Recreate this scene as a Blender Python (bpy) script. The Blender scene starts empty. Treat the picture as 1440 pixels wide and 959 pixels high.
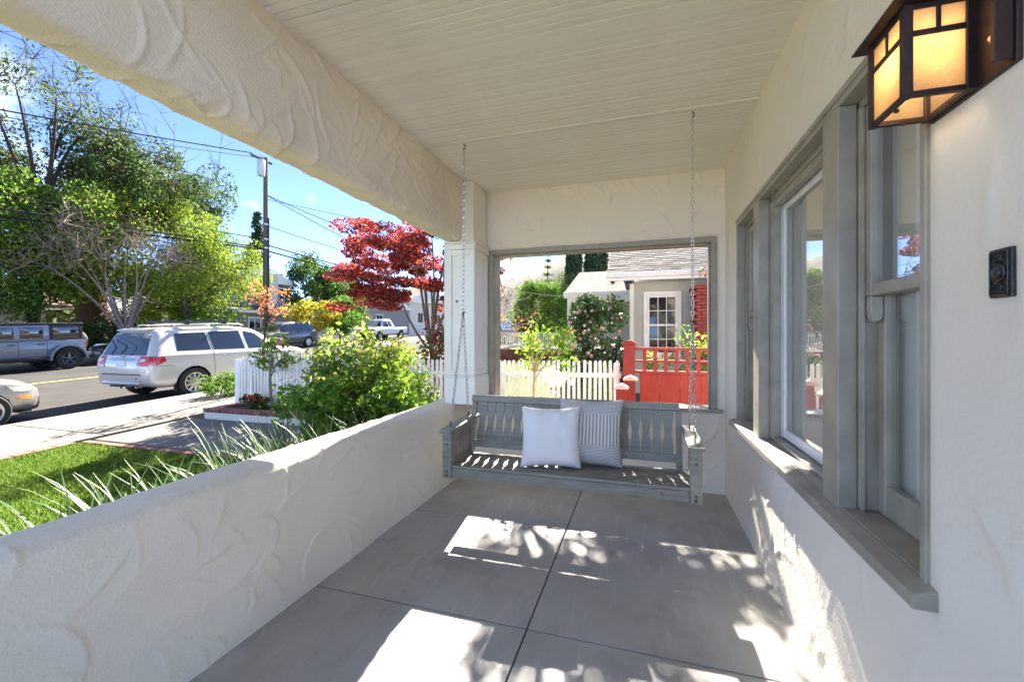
import bpy, bmesh, math, random
import numpy as np
from mathutils import Vector, Matrix, Euler
from mathutils.bvhtree import BVHTree
R = math.radians
C = bpy.context.scene.collection
scene = bpy.context.scene

# ------------------------------------------------------------------ camera
cam_d = bpy.data.cameras.new('camera'); cam = bpy.data.objects.new('camera', cam_d); C.objects.link(cam)
cam.location = (0, 0, 1.30); cam.rotation_euler = (R(90), 0, R(17.05))
cam_d.sensor_width = 36; cam_d.lens = 15.0; cam_d.shift_y = -0.0038
cam_d.clip_start = 0.02; cam_d.clip_end = 6000
scene.camera = cam

# ------------------------------------------------------------------ sky and sun
SUN_DIR = Vector((-0.18, 1.38, 1.0)).normalized()      # towards the sun
EL = math.asin(SUN_DIR.z); AZ = math.atan2(SUN_DIR.x, SUN_DIR.y)
w = bpy.data.worlds.new('World'); scene.world = w; w.use_nodes = True
nt = w.node_tree; nt.nodes.clear()
wo = nt.nodes.new('ShaderNodeOutputWorld'); bg = nt.nodes.new('ShaderNodeBackground')
sky = nt.nodes.new('ShaderNodeTexSky'); sky.sky_type = 'NISHITA'; sky.sun_disc = False
sky.sun_elevation = EL; sky.sun_rotation = AZ; sky.ozone_density = 1.2; sky.dust_density = 0.0; sky.air_density = 0.35; sky.altitude = 4000
bg.inputs['Strength'].default_value = 0.054
tc = nt.nodes.new('ShaderNodeTexCoord'); mp = nt.nodes.new('ShaderNodeMapping')
mp.inputs['Scale'].default_value = (1.0, 1.0, 2.2)
nz = nt.nodes.new('ShaderNodeTexNoise'); nz.inputs['Scale'].default_value = 2.4; nz.inputs['Detail'].default_value = 7; nz.inputs['Roughness'].default_value = .58
cr = nt.nodes.new('ShaderNodeValToRGB'); cr.color_ramp.elements[0].position = .54; cr.color_ramp.elements[1].position = .72
cr.color_ramp.elements[1].color = (.85, .85, .85, 1)
mx = nt.nodes.new('ShaderNodeMix'); mx.data_type = 'RGBA'; mx.inputs['B'].default_value = (3.2, 3.3, 3.5, 1)
L = nt.links.new
L(tc.outputs['Generated'], mp.inputs['Vector']); L(mp.outputs['Vector'], nz.inputs['Vector']); L(nz.outputs['Fac'], cr.inputs['Fac'])
L(cr.outputs['Color'], mx.inputs['Factor']); L(sky.outputs['Color'], mx.inputs['A'])
L(mx.outputs['Result'], bg.inputs['Color']); L(bg.outputs['Background'], wo.inputs['Surface'])
sl = bpy.data.lights.new('sun', 'SUN'); sl.energy = 2.3; sl.angle = R(.5); sl.color = (1, .91, .78)
so = bpy.data.objects.new('sun', sl); C.objects.link(so)
so.rotation_euler = SUN_DIR.to_track_quat('Z', 'Y').to_euler(); so.location = (0, 0, 20)
scene.view_settings.view_transform = 'Standard'; scene.view_settings.look = 'None'
scene.view_settings.exposure = 4.0; scene.view_settings.gamma = 1
scene.cycles.max_bounces = 10; scene.cycles.diffuse_bounces = 6; scene.cycles.transparent_max_bounces = 12
scene.cycles.sample_clamp_indirect = 6

# ------------------------------------------------------------------ materials
def new_mat(name):
    m = bpy.data.materials.new(name); m.use_nodes = True
    return m, m.node_tree, m.node_tree.nodes['Principled BSDF']
def mat(name, col, rough=.7, var=.12, vscale=4., bump=0., bscale=60., metal=0., coat=0., col2=None, detail=5, island=0., bdist=.01, stretch=None, spec=None):
    m, t, p = new_mat(name)
    n = t.nodes.new('ShaderNodeTexNoise'); n.inputs['Scale'].default_value = vscale; n.inputs['Detail'].default_value = detail
    tcn = t.nodes.new('ShaderNodeTexCoord')
    mpn = t.nodes.new('ShaderNodeMapping'); mpn.inputs['Scale'].default_value = stretch or (1, 1, 1)
    t.links.new(tcn.outputs['Object'], mpn.inputs['Vector']); t.links.new(mpn.outputs['Vector'], n.inputs['Vector'])
    r = t.nodes.new('ShaderNodeValToRGB'); r.color_ramp.elements[0].position = .3; r.color_ramp.elements[1].position = .7
    c2 = col2 or tuple(min(1, c * (1 + var)) for c in col); c1 = col if col2 else tuple(c * (1 - var) for c in col)
    r.color_ramp.elements[0].color = (*c1, 1); r.color_ramp.elements[1].color = (*c2, 1)
    t.links.new(n.outputs['Fac'], r.inputs['Fac'])
    out = r.outputs['Color']
    if island:
        g = t.nodes.new('ShaderNodeNewGeometry'); oi = t.nodes.new('ShaderNodeObjectInfo')
        ad = t.nodes.new('ShaderNodeMath'); ad.operation = 'ADD'
        t.links.new(g.outputs['Random Per Island'], ad.inputs[0]); t.links.new(oi.outputs['Random'], ad.inputs[1])
        fr = t.nodes.new('ShaderNodeMath'); fr.operation = 'FRACT'; t.links.new(ad.outputs[0], fr.inputs[0])
        mr = t.nodes.new('ShaderNodeMapRange'); mr.inputs['To Min'].default_value = 1 - island; mr.inputs['To Max'].default_value = 1 + island
        t.links.new(fr.outputs[0], mr.inputs['Value'])
        mm = t.nodes.new('ShaderNodeMix'); mm.data_type = 'RGBA'; mm.blend_type = 'MULTIPLY'; mm.inputs['Factor'].default_value = 1
        t.links.new(out, mm.inputs['A']); t.links.new(mr.outputs['Result'], mm.inputs['B']); out = mm.outputs['Result']
    t.links.new(out, p.inputs['Base Color'])
    p.inputs['Roughness'].default_value = rough; p.inputs['Metallic'].default_value = metal
    p.inputs['Coat Weight'].default_value = coat; p.inputs['Coat Roughness'].default_value = .04
    if spec is None and rough >= .9: spec = .2
    if spec is not None: p.inputs['Specular IOR Level'].default_value = spec
    if bump:
        n2 = t.nodes.new('ShaderNodeTexNoise'); n2.inputs['Scale'].default_value = bscale; n2.inputs['Detail'].default_value = 4
        t.links.new(mpn.outputs['Vector'], n2.inputs['Vector'])
        b = t.nodes.new('ShaderNodeBump'); b.inputs['Strength'].default_value = bump; b.inputs['Distance'].default_value = bdist
        t.links.new(n2.outputs['Fac'], b.inputs['Height']); t.links.new(b.outputs['Normal'], p.inputs['Normal'])
    return m
def leaf_mat(name, cols, trans=.45, rough=.72):
    m, t, p = new_mat(name)
    g = t.nodes.new('ShaderNodeNewGeometry'); r = t.nodes.new('ShaderNodeValToRGB')
    oi = t.nodes.new('ShaderNodeObjectInfo'); ad = t.nodes.new('ShaderNodeMath'); ad.operation = 'ADD'
    fr = t.nodes.new('ShaderNodeMath'); fr.operation = 'FRACT'
    t.links.new(g.outputs['Random Per Island'], ad.inputs[0]); t.links.new(oi.outputs['Random'], ad.inputs[1]); t.links.new(ad.outputs[0], fr.inputs[0])
    r.color_ramp.elements[0].color = (*cols[0], 1); r.color_ramp.elements[1].color = (*cols[-1], 1)
    for i, c in enumerate(cols[1:-1]):
        e = r.color_ramp.elements.new((i + 1) / (len(cols) - 1)); e.color = (*c, 1)
    t.links.new(fr.outputs[0], r.inputs['Fac'])
    p.inputs['Roughness'].default_value = rough
    t.links.new(r.outputs['Color'], p.inputs['Base Color'])
    tr = t.nodes.new('ShaderNodeBsdfTranslucent'); t.links.new(r.outputs['Color'], tr.inputs['Color'])
    ms = t.nodes.new('ShaderNodeMixShader'); ms.inputs['Fac'].default_value = trans
    t.links.new(p.outputs['BSDF'], ms.inputs[1]); t.links.new(tr.outputs['BSDF'], ms.inputs[2])
    t.links.new(ms.outputs['Shader'], t.nodes['Material Output'].inputs['Surface'])
    return m
def glass_mat(name, ior=1.9, tint=(.95, .97, .96)):
    m, t, p = new_mat(name); t.nodes.remove(p)
    lw_ = t.nodes.new('ShaderNodeLayerWeight'); pw = t.nodes.new('ShaderNodeMath'); pw.operation = 'POWER'; pw.inputs[1].default_value = 2.6; t.links.new(lw_.outputs['Facing'], pw.inputs[0])
    f = t.nodes.new('ShaderNodeMath'); f.operation = 'MULTIPLY_ADD'; f.inputs[1].default_value = .90; f.inputs[2].default_value = .06; t.links.new(pw.outputs[0], f.inputs[0])
    tr = t.nodes.new('ShaderNodeBsdfTransparent'); tr.inputs['Color'].default_value = (*tint, 1)
    gl = t.nodes.new('ShaderNodeBsdfGlossy'); gl.inputs['Roughness'].default_value = 0.0
    ms = t.nodes.new('ShaderNodeMixShader'); t.links.new(f.outputs[0], ms.inputs[0])
    t.links.new(tr.outputs[0], ms.inputs[1]); t.links.new(gl.outputs[0], ms.inputs[2])
    t.links.new(ms.outputs[0], t.nodes['Material Output'].inputs['Surface'])
    return m
def emit_mat(name, col, s):
    m, t, p = new_mat(name)
    p.inputs['Emission Color'].default_value = (*col, 1); p.inputs['Emission Strength'].default_value = s
    return m

M = {}
M['stucco'] = mat('stucco', (.79, .715, .58), .85, .09, 1.3, .6, 110, bdist=.006, detail=8)
M['stucco_house'] = mat('stucco_house', (.82, .755, .64), .8, .05, 1.1, .40, 65, bdist=.006, detail=8)
M['cream'] = mat('cream_paint', (.80, .775, .68), .5, .03, 3, .06, 40)
M['ceil'] = mat('ceiling_paint', (.81, .775, .68), .55, .05, 2.5, .05, 90, island=.03)
M['trim'] = mat('trim_gray_paint', (.33, .305, .24), .36, .16, 9, .25, 30, bdist=.004, detail=8)
M['swing'] = mat('swing_gray_paint', (.245, .235, .19), .5, .22, 5, .35, 22, bdist=.004, island=.10, stretch=(1.2, 9, 9), detail=9)
M['floor'] = mat('porch_floor_paint', (.40, .38, .345), .42, .10, 1.6, .18, 55, bdist=.004, detail=8)
M['joint'] = mat('joint_dark', (.08, .08, .075), .9)
M['galv'] = mat('galvanised_steel', (.62, .58, .50), .35, .15, 30, metal=.85)
M['rust'] = mat('rusty_steel', (.16, .12, .09), .55, .3, 40, metal=.6)
M['bronze'] = mat('dark_bronze', (.045, .026, .022), .45, .25, 30, metal=.3)
M['iron'] = mat('cast_iron', (.06, .06, .058), .4, .4, 120, .4, 160, metal=.7, bdist=.003)
M['glass'] = glass_mat('window_glass', 2.4)
M['asphalt'] = mat('asphalt', (.045, .044, .043), .9, .18, 1.2, .4, 140, detail=8)
M['concrete'] = mat('concrete', (.19, .178, .16), .9, .20, 1.4, .2, 60, detail=8, island=.05)
M['bounce_concrete'] = mat('pale_concrete', (.42, .395, .355), .9, .14, 1.4, .2, 60, detail=8)  # kept pale for the added slab that reflects sun into the porch
M['curb'] = mat('curb_concrete', (.21, .20, .185), .9, .15, 2, .2, 60)
M['brick'] = mat('brick', (.24, .10, .075), .85, .25, 20, .3, 80, island=.28)
M['redbrick'] = mat('red_painted_brick', (.25, .028, .020), .6, .12, 12, .2, 60, island=.12)
M['soil'] = mat('soil', (.075, .05, .035), .95, .35, 12, .6, 40, bdist=.03)
M['ground'] = mat('ground', (.11, .11, .06), .95, .35, 1.4, .3, 15, col2=(.16, .13, .085))
M['lawn'] = mat('lawn_base', (.10, .17, .02), .9, .3, 3, .3, 60)
M['lawn2'] = mat('lawn_pale', (.18, .22, .07), .9, .3, 3, .3, 60)
M['white'] = mat('white_paint', (.78, .78, .76), .5, .05, 6, .05, 30, island=.04)
M['redwood'] = mat('red_stain', (.235, .018, .012), .75, .22, 5, .2, 40, stretch=(6, 6, .8), island=.14)
M['redpaint'] = mat('red_paint', (.235, .024, .019), .75, .12, 6, .1, 40)
M['siding'] = mat('gray_siding', (.44, .44, .40), .7, .05, 5, .1, 40, island=.04)
M['shingle'] = mat('gray_shingle', (.17, .163, .152), .95, .1, 8, .4, 80, island=.30)
M['shingle_br'] = mat('brown_shingle', (.17, .10, .085), .9, .1, 8, .4, 80, island=.25)
M['shingle_dk'] = mat('slate_shingle', (.12, .12, .125), .9, .1, 8, .4, 80, island=.25)
M['bark'] = mat('bark', (.13, .10, .075), .95, .3, 8, .6, 20, stretch=(4, 4, .6), bdist=.03)
M['bark_red'] = mat('redwood_bark', (.15, .075, .045), .95, .35, 6, .8, 10, stretch=(5, 5, .4), bdist=.06)
M['bark_pale'] = mat('pale_bark', (.27, .20, .165), .85, .2, 6, .2, 20)
M['bark_dk'] = mat('dark_bark', (.055, .042, .034), .95, .3, 8, .4, 20)
M['pole'] = mat('pole_wood', (.14, .115, .095), .9, .25, 6, .3, 20, stretch=(6, 6, .3))
M['wire'] = mat('wire', (.02, .02, .022), .9)
M['tyre'] = mat('tyre', (.018, .018, .019), .8, .2, 30)
M['alloy'] = mat('alloy', (.55, .55, .56), .28, .05, 5, metal=.85)
M['black'] = mat('black_plastic', (.018, .018, .02), .55, .2, 20)
M['carglass'] = mat('car_glass', (.012, .015, .02), .03, .1, 2, spec=.9, coat=1)
M['houseglass'] = mat('house_window_glass', (.012, .013, .016), .06, .1, 2)
M['p_white'] = mat('silver_white_paint', (.56, .56, .55), .3, .02, 2, coat=1, metal=.25)
M['p_silver'] = mat('silver_paint', (.36, .35, .335), .28, .03, 2, coat=1, metal=.6)
M['p_gray'] = mat('blue_gray_paint', (.17, .19, .225), .3, .04, 2, coat=1, metal=.3)
M['p_dark'] = mat('dark_gray_paint', (.05, .055, .065), .3, .04, 2, coat=1, metal=.3)
M['p_black'] = mat('black_paint', (.012, .012, .014), .25, .04, 2, coat=1)
M['p_truck'] = mat('white_truck_paint', (.72, .73, .74), .35, .03, 2, coat=1)
M['tail'] = mat('red_lens', (.50, .012, .012), .12, .1, 20, coat=1)
M['lens'] = mat('clear_lens', (.62, .63, .64), .1, .25, 14, coat=1, metal=.3)
M['amber'] = mat('amber_lens', (.75, .26, .03), .15, .1, 20, coat=1)
M['plate'] = mat('plate_white', (.62, .64, .66), .4, .12, 25)
M['chrome'] = mat('chrome', (.6, .6, .6), .15, .05, 4, metal=1)
M['yellow'] = mat('yellow_line', (.56, .38, .10), .8, .14, 4)
M['pillow_w'] = mat('white_cotton', (.77, .755, .73), .9, .02, 8, .25, 300, bdist=.002)
M['interior'] = mat('interior_wall', (.76, .71, .62), .8, .05, 3)
M['woodfloor'] = mat('wood_floor', (.22, .10, .045), .35, .25, 4, stretch=(8, .6, 1))
M['curtain'] = mat('curtain', (.70, .66, .60), .9, .05, 4)
M['door_br'] = mat('brown_wood', (.20, .115, .075), .4, .2, 4, stretch=(6, 6, .6))
M['hill'] = mat('hill_grass', (.115, .11, .095), .95, .2, .02, col2=(.06, .068, .055), detail=10)
M['l_dark'] = leaf_mat('leaf_dark', [(.030, .065, .015), (.06, .11, .025), (.095, .155, .04)])
M['l_lime'] = leaf_mat('leaf_lime', [(.14, .23, .02), (.24, .33, .03), (.36, .41, .05)])
M['l_green'] = leaf_mat('leaf_green', [(.055, .14, .018), (.10, .21, .025), (.17, .28, .035)])
M['l_mid'] = leaf_mat('leaf_mid', [(.05, .09, .025), (.09, .13, .035), (.14, .17, .06)])
M['l_yellow'] = leaf_mat('leaf_yellow', [(.40, .33, .03), (.55, .43, .03), (.28, .30, .04)])
M['l_red'] = leaf_mat('leaf_red', [(.15, .014, .020), (.28, .030, .030), (.40, .075, .055), (.19, .016, .024), (.47, .16, .10)], .55)
M['l_orange'] = leaf_mat('leaf_orange', [(.45, .17, .05), (.55, .27, .10), (.40, .12, .06)])
M['l_rose'] = leaf_mat('leaf_rose', [(.06, .16, .015), (.12, .26, .02), (.22, .38, .03), (.09, .20, .02), (.30, .40, .05)], .55, .35)
M['l_rosenew'] = leaf_mat('leaf_rose_new', [(.20, .35, .05), (.30, .40, .06), (.36, .30, .07), (.24, .38, .05)])
M['l_glossy'] = leaf_mat('leaf_glossy', [(.025, .06, .015), (.05, .10, .02), (.04, .08, .02)], .2, .25)
M['l_strap'] = leaf_mat('leaf_strap', [(.05, .12, .03), (.09, .17, .05), (.14, .22, .08)], .35, .42)
M['l_cyp'] = leaf_mat('leaf_cypress', [(.02, .055, .025), (.04, .085, .035), (.03, .07, .03)], .2)
M['l_grass'] = leaf_mat('grass_blade', [(.07, .145, .015), (.115, .20, .02), (.16, .225, .03)], .4)
M['l_grass2'] = leaf_mat('grass_blade_pale', [(.18, .24, .06), (.26, .30, .09), (.30, .33, .12)], .4)
M['petal_pink'] = leaf_mat('petal_pink', [(.70, .30, .33), (.75, .45, .45), (.80, .60, .58)], .35)
M['petal_pale'] = leaf_mat('petal_pale', [(.75, .62, .58), (.78, .72, .66)], .35)
M['petal_red'] = leaf_mat('petal_red', [(.60, .06, .03), (.65, .15, .06), (.5, .04, .05)], .3)
# pillow with woven bands (flat pattern of the fabric)
def woven():
    m, t, p = new_mat('woven_fabric')
    tcn = t.nodes.new('ShaderNodeUVMap'); sp = t.nodes.new('ShaderNodeSeparateXYZ'); t.links.new(tcn.outputs['UV'], sp.inputs[0])
    def wave(axis, scale):
        wv = t.nodes.new('ShaderNodeMath'); wv.operation = 'MULTIPLY'; wv.inputs[1].default_value = scale; t.links.new(sp.outputs[axis], wv.inputs[0])
        s = t.nodes.new('ShaderNodeMath'); s.operation = 'SINE'; t.links.new(wv.outputs[0], s.inputs[0])
        r = t.nodes.new('ShaderNodeMapRange'); r.inputs['From Min'].default_value = -.5; r.inputs['From Max'].default_value = .6; t.links.new(s.outputs[0], r.inputs['Value'])
        return r.outputs['Result']
    vert = wave('X', 2 * math.pi * 19); horiz = wave('Y', 2 * math.pi * 46)
    up = t.nodes.new('ShaderNodeMath'); up.operation = 'GREATER_THAN'; up.inputs[1].default_value = .30; t.links.new(sp.outputs['Y'], up.inputs[0])
    dn = t.nodes.new('ShaderNodeMath'); dn.operation = 'LESS_THAN'; dn.inputs[1].default_value = .76; t.links.new(sp.outputs['Y'], dn.inputs[0])
    band = t.nodes.new('ShaderNodeMath'); band.operation = 'MULTIPLY'; t.links.new(up.outputs[0], band.inputs[0]); t.links.new(dn.outputs[0], band.inputs[1])
    mv = t.nodes.new('ShaderNodeMix'); mv.data_type = 'FLOAT'; t.links.new(band.outputs[0], mv.inputs['Factor']); t.links.new(horiz, mv.inputs[2]); t.links.new(vert, mv.inputs[3])
    ca = t.nodes.new('ShaderNodeMix'); ca.data_type = 'RGBA'; ca.inputs['A'].default_value = (.36, .34, .33, 1); ca.inputs['B'].default_value = (.66, .64, .62, 1)
    t.links.new(mv.outputs[0], ca.inputs['Factor'])
    cb = t.nodes.new('ShaderNodeMix'); cb.data_type = 'RGBA'; cb.inputs['A'].default_value = (.34, .30, .265, 1); cb.inputs['B'].default_value = (.68, .65, .61, 1)
    t.links.new(mv.outputs[0], cb.inputs['Factor'])
    cc = t.nodes.new('ShaderNodeMix'); cc.data_type = 'RGBA'; t.links.new(band.outputs[0], cc.inputs['Factor'])
    t.links.new(ca.outputs['Result'], cc.inputs['A']); t.links.new(cb.outputs['Result'], cc.inputs['B']); t.links.new(cc.outputs['Result'], p.inputs['Base Color'])
    b = t.nodes.new('ShaderNodeBump'); b.inputs['Strength'].default_value = .6; b.inputs['Distance'].default_value = .004
    t.links.new(mv.outputs[0], b.inputs['Height']); t.links.new(b.outputs['Normal'], p.inputs['Normal']); p.inputs['Roughness'].default_value = .9
    return m
M['woven'] = woven()
def floor_paint():
    m = mat('porch_floor_paint', (.42, .41, .385), .45, .08, 1.3, .2, 55, bdist=.004, detail=8); t = m.node_tree; p = t.nodes['Principled BSDF']
    src = p.inputs['Base Color'].links[0].from_socket; tcn = t.nodes.new('ShaderNodeTexCoord')
    def lay(src, scale, stretch, lo, hi, fac, col, detail=6):
        mp_ = t.nodes.new('ShaderNodeMapping'); mp_.inputs['Scale'].default_value = stretch; mp_.inputs['Rotation'].default_value = (0, 0, .5)
        n = t.nodes.new('ShaderNodeTexNoise'); n.inputs['Scale'].default_value = scale; n.inputs['Detail'].default_value = detail; n.inputs['Roughness'].default_value = .65
        t.links.new(tcn.outputs['Object'], mp_.inputs['Vector']); t.links.new(mp_.outputs['Vector'], n.inputs['Vector'])
        r = t.nodes.new('ShaderNodeMapRange'); r.inputs['From Min'].default_value = lo; r.inputs['From Max'].default_value = hi; r.inputs['To Max'].default_value = fac; t.links.new(n.outputs['Fac'], r.inputs['Value'])
        x = t.nodes.new('ShaderNodeMix'); x.data_type = 'RGBA'; x.inputs['B'].default_value = (*col, 1); t.links.new(r.outputs['Result'], x.inputs['Factor']); t.links.new(src, x.inputs['A']); return x.outputs['Result'], r.outputs['Result']
    src, _ = lay(src, 2.2, (1, 1, 1), .48, .72, .75, (.26, .245, .22)); src, _ = lay(src, 26, (1, .12, 1), .56, .72, .55, (.58, .57, .55)); src, _ = lay(src, 7, (1, .3, 1), .58, .74, .5, (.24, .23, .21)); src, f = lay(src, 70, (1, 1, 1), .70, .76, .7, (.16, .14, .12), 2)
    t.links.new(src, p.inputs['Base Color']); return m
M['floor'] = floor_paint()
def amber_glass():
    m, t, p = new_mat('amber_art_glass'); t.nodes.remove(p)
    n = t.nodes.new('ShaderNodeTexNoise'); n.inputs['Scale'].default_value = 260; n.inputs['Detail'].default_value = 2
    n2 = t.nodes.new('ShaderNodeTexNoise'); n2.inputs['Scale'].default_value = 14
    tcn = t.nodes.new('ShaderNodeTexCoord'); t.links.new(tcn.outputs['Object'], n.inputs['Vector']); t.links.new(tcn.outputs['Object'], n2.inputs['Vector'])
    r = t.nodes.new('ShaderNodeValToRGB'); r.color_ramp.elements[0].color = (.74, .54, .31, 1); r.color_ramp.elements[1].color = (.94, .78, .53, 1)
    r.color_ramp.elements[0].position = .3; r.color_ramp.elements[1].position = .7
    ad = t.nodes.new('ShaderNodeMix'); ad.data_type = 'FLOAT'; ad.inputs['Factor'].default_value = .45
    t.links.new(n.outputs['Fac'], ad.inputs[2]); t.links.new(n2.outputs['Fac'], ad.inputs[3]); t.links.new(ad.outputs[0], r.inputs['Fac'])
    tr = t.nodes.new('ShaderNodeBsdfTranslucent'); df = t.nodes.new('ShaderNodeBsdfDiffuse'); gl = t.nodes.new('ShaderNodeBsdfGlossy'); gl.inputs['Roughness'].default_value = .25
    for x in (tr, df): t.links.new(r.outputs['Color'], x.inputs['Color'])
    a = t.nodes.new('ShaderNodeMixShader'); a.inputs[0].default_value = .72; t.links.new(df.outputs[0], a.inputs[1]); t.links.new(tr.outputs[0], a.inputs[2])
    b = t.nodes.new('ShaderNodeMixShader'); b.inputs[0].default_value = .06; t.links.new(a.outputs[0], b.inputs[1]); t.links.new(gl.outputs[0], b.inputs[2])
    t.links.new(b.outputs[0], t.nodes['Material Output'].inputs['Surface'])
    return m
M['amberglass'] = amber_glass()
M['bulb'] = emit_mat('bulb', (1, .80, .54), 2.1)

# ------------------------------------------------------------------ builders
def wloc(o):
    v = Vector((0, 0, 0))
    while o is not None: v = v + o.location; o = o.parent
    return v
def tag(o, label=None, cat=None, group=None, kind=None):
    if label: o['label'] = label
    if cat: o['category'] = cat
    if group: o['group'] = group
    if kind: o['kind'] = kind
    return o
def thing(name, label, cat, loc=(0, 0, 0), rz=0, group=None):
    o = bpy.data.objects.new(name, None); C.objects.link(o); o.location = loc; o.rotation_euler = (0, 0, rz)
    o.empty_display_size = .2
    return tag(o, label, cat, group)
def inst(me, name, parent=None, loc=(0, 0, 0), rot=(0, 0, 0), scale=None, local=False):
    o = bpy.data.objects.new(name, me); C.objects.link(o)
    if parent is not None:
        o.parent = parent
        o.location = Vector(loc) if local else Vector(loc) - wloc(parent)
    else: o.location = loc
    o.rotation_euler = rot
    if scale: o.scale = scale
    return o
class B:
    def __init__(s): s.v = []; s.f = []; s.mi = []
    def add(s, vs, fs, mi=0):
        n = len(s.v); s.v += [tuple(v) for v in vs]; s.f += [tuple(i + n for i in f) for f in fs]; s.mi += [mi] * len(fs); return s
    def box(s, a, b, mi=0, mat4=None):
        x0, x1 = sorted((a[0], b[0])); y0, y1 = sorted((a[1], b[1])); z0, z1 = sorted((a[2], b[2]))
        vs = [Vector(p) for p in ((x0,y0,z0),(x1,y0,z0),(x1,y1,z0),(x0,y1,z0),(x0,y0,z1),(x1,y0,z1),(x1,y1,z1),(x0,y1,z1))]
        if mat4 is not None: vs = [mat4 @ v for v in vs]
        return s.add(vs, [(0,3,2,1),(4,5,6,7),(0,1,5,4),(1,2,6,5),(2,3,7,6),(3,0,4,7)], mi)
    def prism(s, poly, axis, a, b, mi=0):
        n = len(poly)
        def pt(p, t): return (t, p[0], p[1]) if axis == 0 else ((p[0], t, p[1]) if axis == 1 else (p[0], p[1], t))
        vs = [pt(p, a) for p in poly] + [pt(p, b) for p in poly]
        fs = [tuple(range(n)), tuple(range(2*n-1, n-1, -1))] + [(i, n+i, n+(i+1) % n, (i+1) % n) for i in range(n)]
        return s.add(vs, fs, mi)
    def tube(s, pts, rad, n=6, mi=0, cap=True):
        pts = [Vector(p) for p in pts]; k = len(pts)
        if not hasattr(rad, '__len__'): rad = [rad] * k
        vs = []; ref = Vector((.13, .31, .94))
        for i, p in enumerate(pts):
            d = (pts[min(i+1, k-1)] - pts[max(i-1, 0)])
            if d.length < 1e-9: d = Vector((0, 0, 1))
            d.normalize(); u = d.cross(ref)
            if u.length < .05: u = d.cross(Vector((1, 0, 0)))
            u.normalize(); w_ = d.cross(u)
            for j in range(n):
                a = 2 * math.pi * j / n; vs.append(p + (u * math.cos(a) + w_ * math.sin(a)) * rad[i])
        fs = [(i*n+j, i*n+(j+1) % n, (i+1)*n+(j+1) % n, (i+1)*n+j) for i in range(k-1) for j in range(n)]
        if cap: fs += [tuple(range(n-1, -1, -1)), tuple(range((k-1)*n, k*n))]
        return s.add(vs, fs, mi)
    def lathe(s, prof, n=20, origin=(0, 0, 0), axis=2, mi=0):
        vs = []; ox, oy, oz = origin
        for r, h in prof:
            for j in range(n):
                a = 2 * math.pi * j / n; c, d = r * math.cos(a), r * math.sin(a)
                vs.append((ox+c, oy+d, oz+h) if axis == 2 else ((ox+h, oy+c, oz+d) if axis == 0 else (ox+d, oy+h, oz+c)))
        k = len(prof)
        fs = [(i*n+j, i*n+(j+1) % n, (i+1)*n+(j+1) % n, (i+1)*n+j) for i in range(k-1) for j in range(n)]
        fs += [tuple(range(n-1, -1, -1)), tuple(range((k-1)*n, k*n))]
        return s.add(vs, fs, mi)
    def mesh(s, name, mats, bevel=0, smooth=False, shift=(0, 0, 0), seg=1):
        me = bpy.data.meshes.new(name)
        sx, sy, sz = shift
        me.from_pydata([(x-sx, y-sy, z-sz) for x, y, z in s.v], [], s.f)
        for m in (mats if isinstance(mats, (list, tuple)) else [mats]): me.materials.append(m)
        me.polygons.foreach_set('material_index', s.mi)
        if bevel:
            bm = bmesh.new(); bm.from_mesh(me); bmesh.ops.recalc_face_normals(bm, faces=bm.faces)
            ed = [e for e in bm.edges if len(e.link_faces) == 2 and e.calc_face_angle(0) > .5]
            bmesh.ops.bevel(bm, geom=ed, offset=bevel, segments=seg, profile=.6, affect='EDGES', clamp_overlap=True)
            bm.to_mesh(me); bm.free()
        else:
            bm = bmesh.new(); bm.from_mesh(me); bmesh.ops.recalc_face_normals(bm, faces=bm.faces); bm.to_mesh(me); bm.free()
        if smooth:
            me.polygons.foreach_set('use_smooth', [True] * len(me.polygons)); me.set_sharp_from_angle(angle=R(40))
        return me
    def build(s, name, mats, parent=None, bevel=0, smooth=False, local=False, seg=1):
        sh = Vector((0, 0, 0)) if (parent is None or local) else wloc(parent)
        me = s.mesh(name, mats, bevel, smooth, sh, seg)
        o = bpy.data.objects.new(name, me); C.objects.link(o)
        if parent is not None: o.parent = parent
        return o
def np_mesh(name, V, F, mats, smooth=False, uv=None):
    V = np.asarray(V, dtype=np.float32).reshape(-1, 3); F = np.asarray(F, dtype=np.int32); k = F.shape[1]
    me = bpy.data.meshes.new(name); me.vertices.add(len(V)); me.vertices.foreach_set('co', V.ravel())
    me.loops.add(F.size); me.loops.foreach_set('vertex_index', F.ravel())
    me.polygons.add(len(F)); me.polygons.foreach_set('loop_start', np.arange(0, F.size, k, dtype=np.int32))
    for m in (mats if isinstance(mats, (list, tuple)) else [mats]): me.materials.append(m)
    if smooth: me.polygons.foreach_set('use_smooth', np.ones(len(F), dtype=bool))
    if uv is not None:
        l = me.uv_layers.new(name='UVMap'); l.data.foreach_set('uv', np.asarray(uv, dtype=np.float32)[F.ravel()].ravel())
    me.update(calc_edges=True); me.validate()
    return me
def grid_faces(nu, nv, mask=None):
    i, j = np.meshgrid(np.arange(nu - 1), np.arange(nv - 1), indexing='ij')
    a = i * nv + j; F = np.stack([a, a + nv, a + nv + 1, a + 1], -1)
    if mask is not None: F = F[mask]
    return F.reshape(-1, 4)
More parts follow.
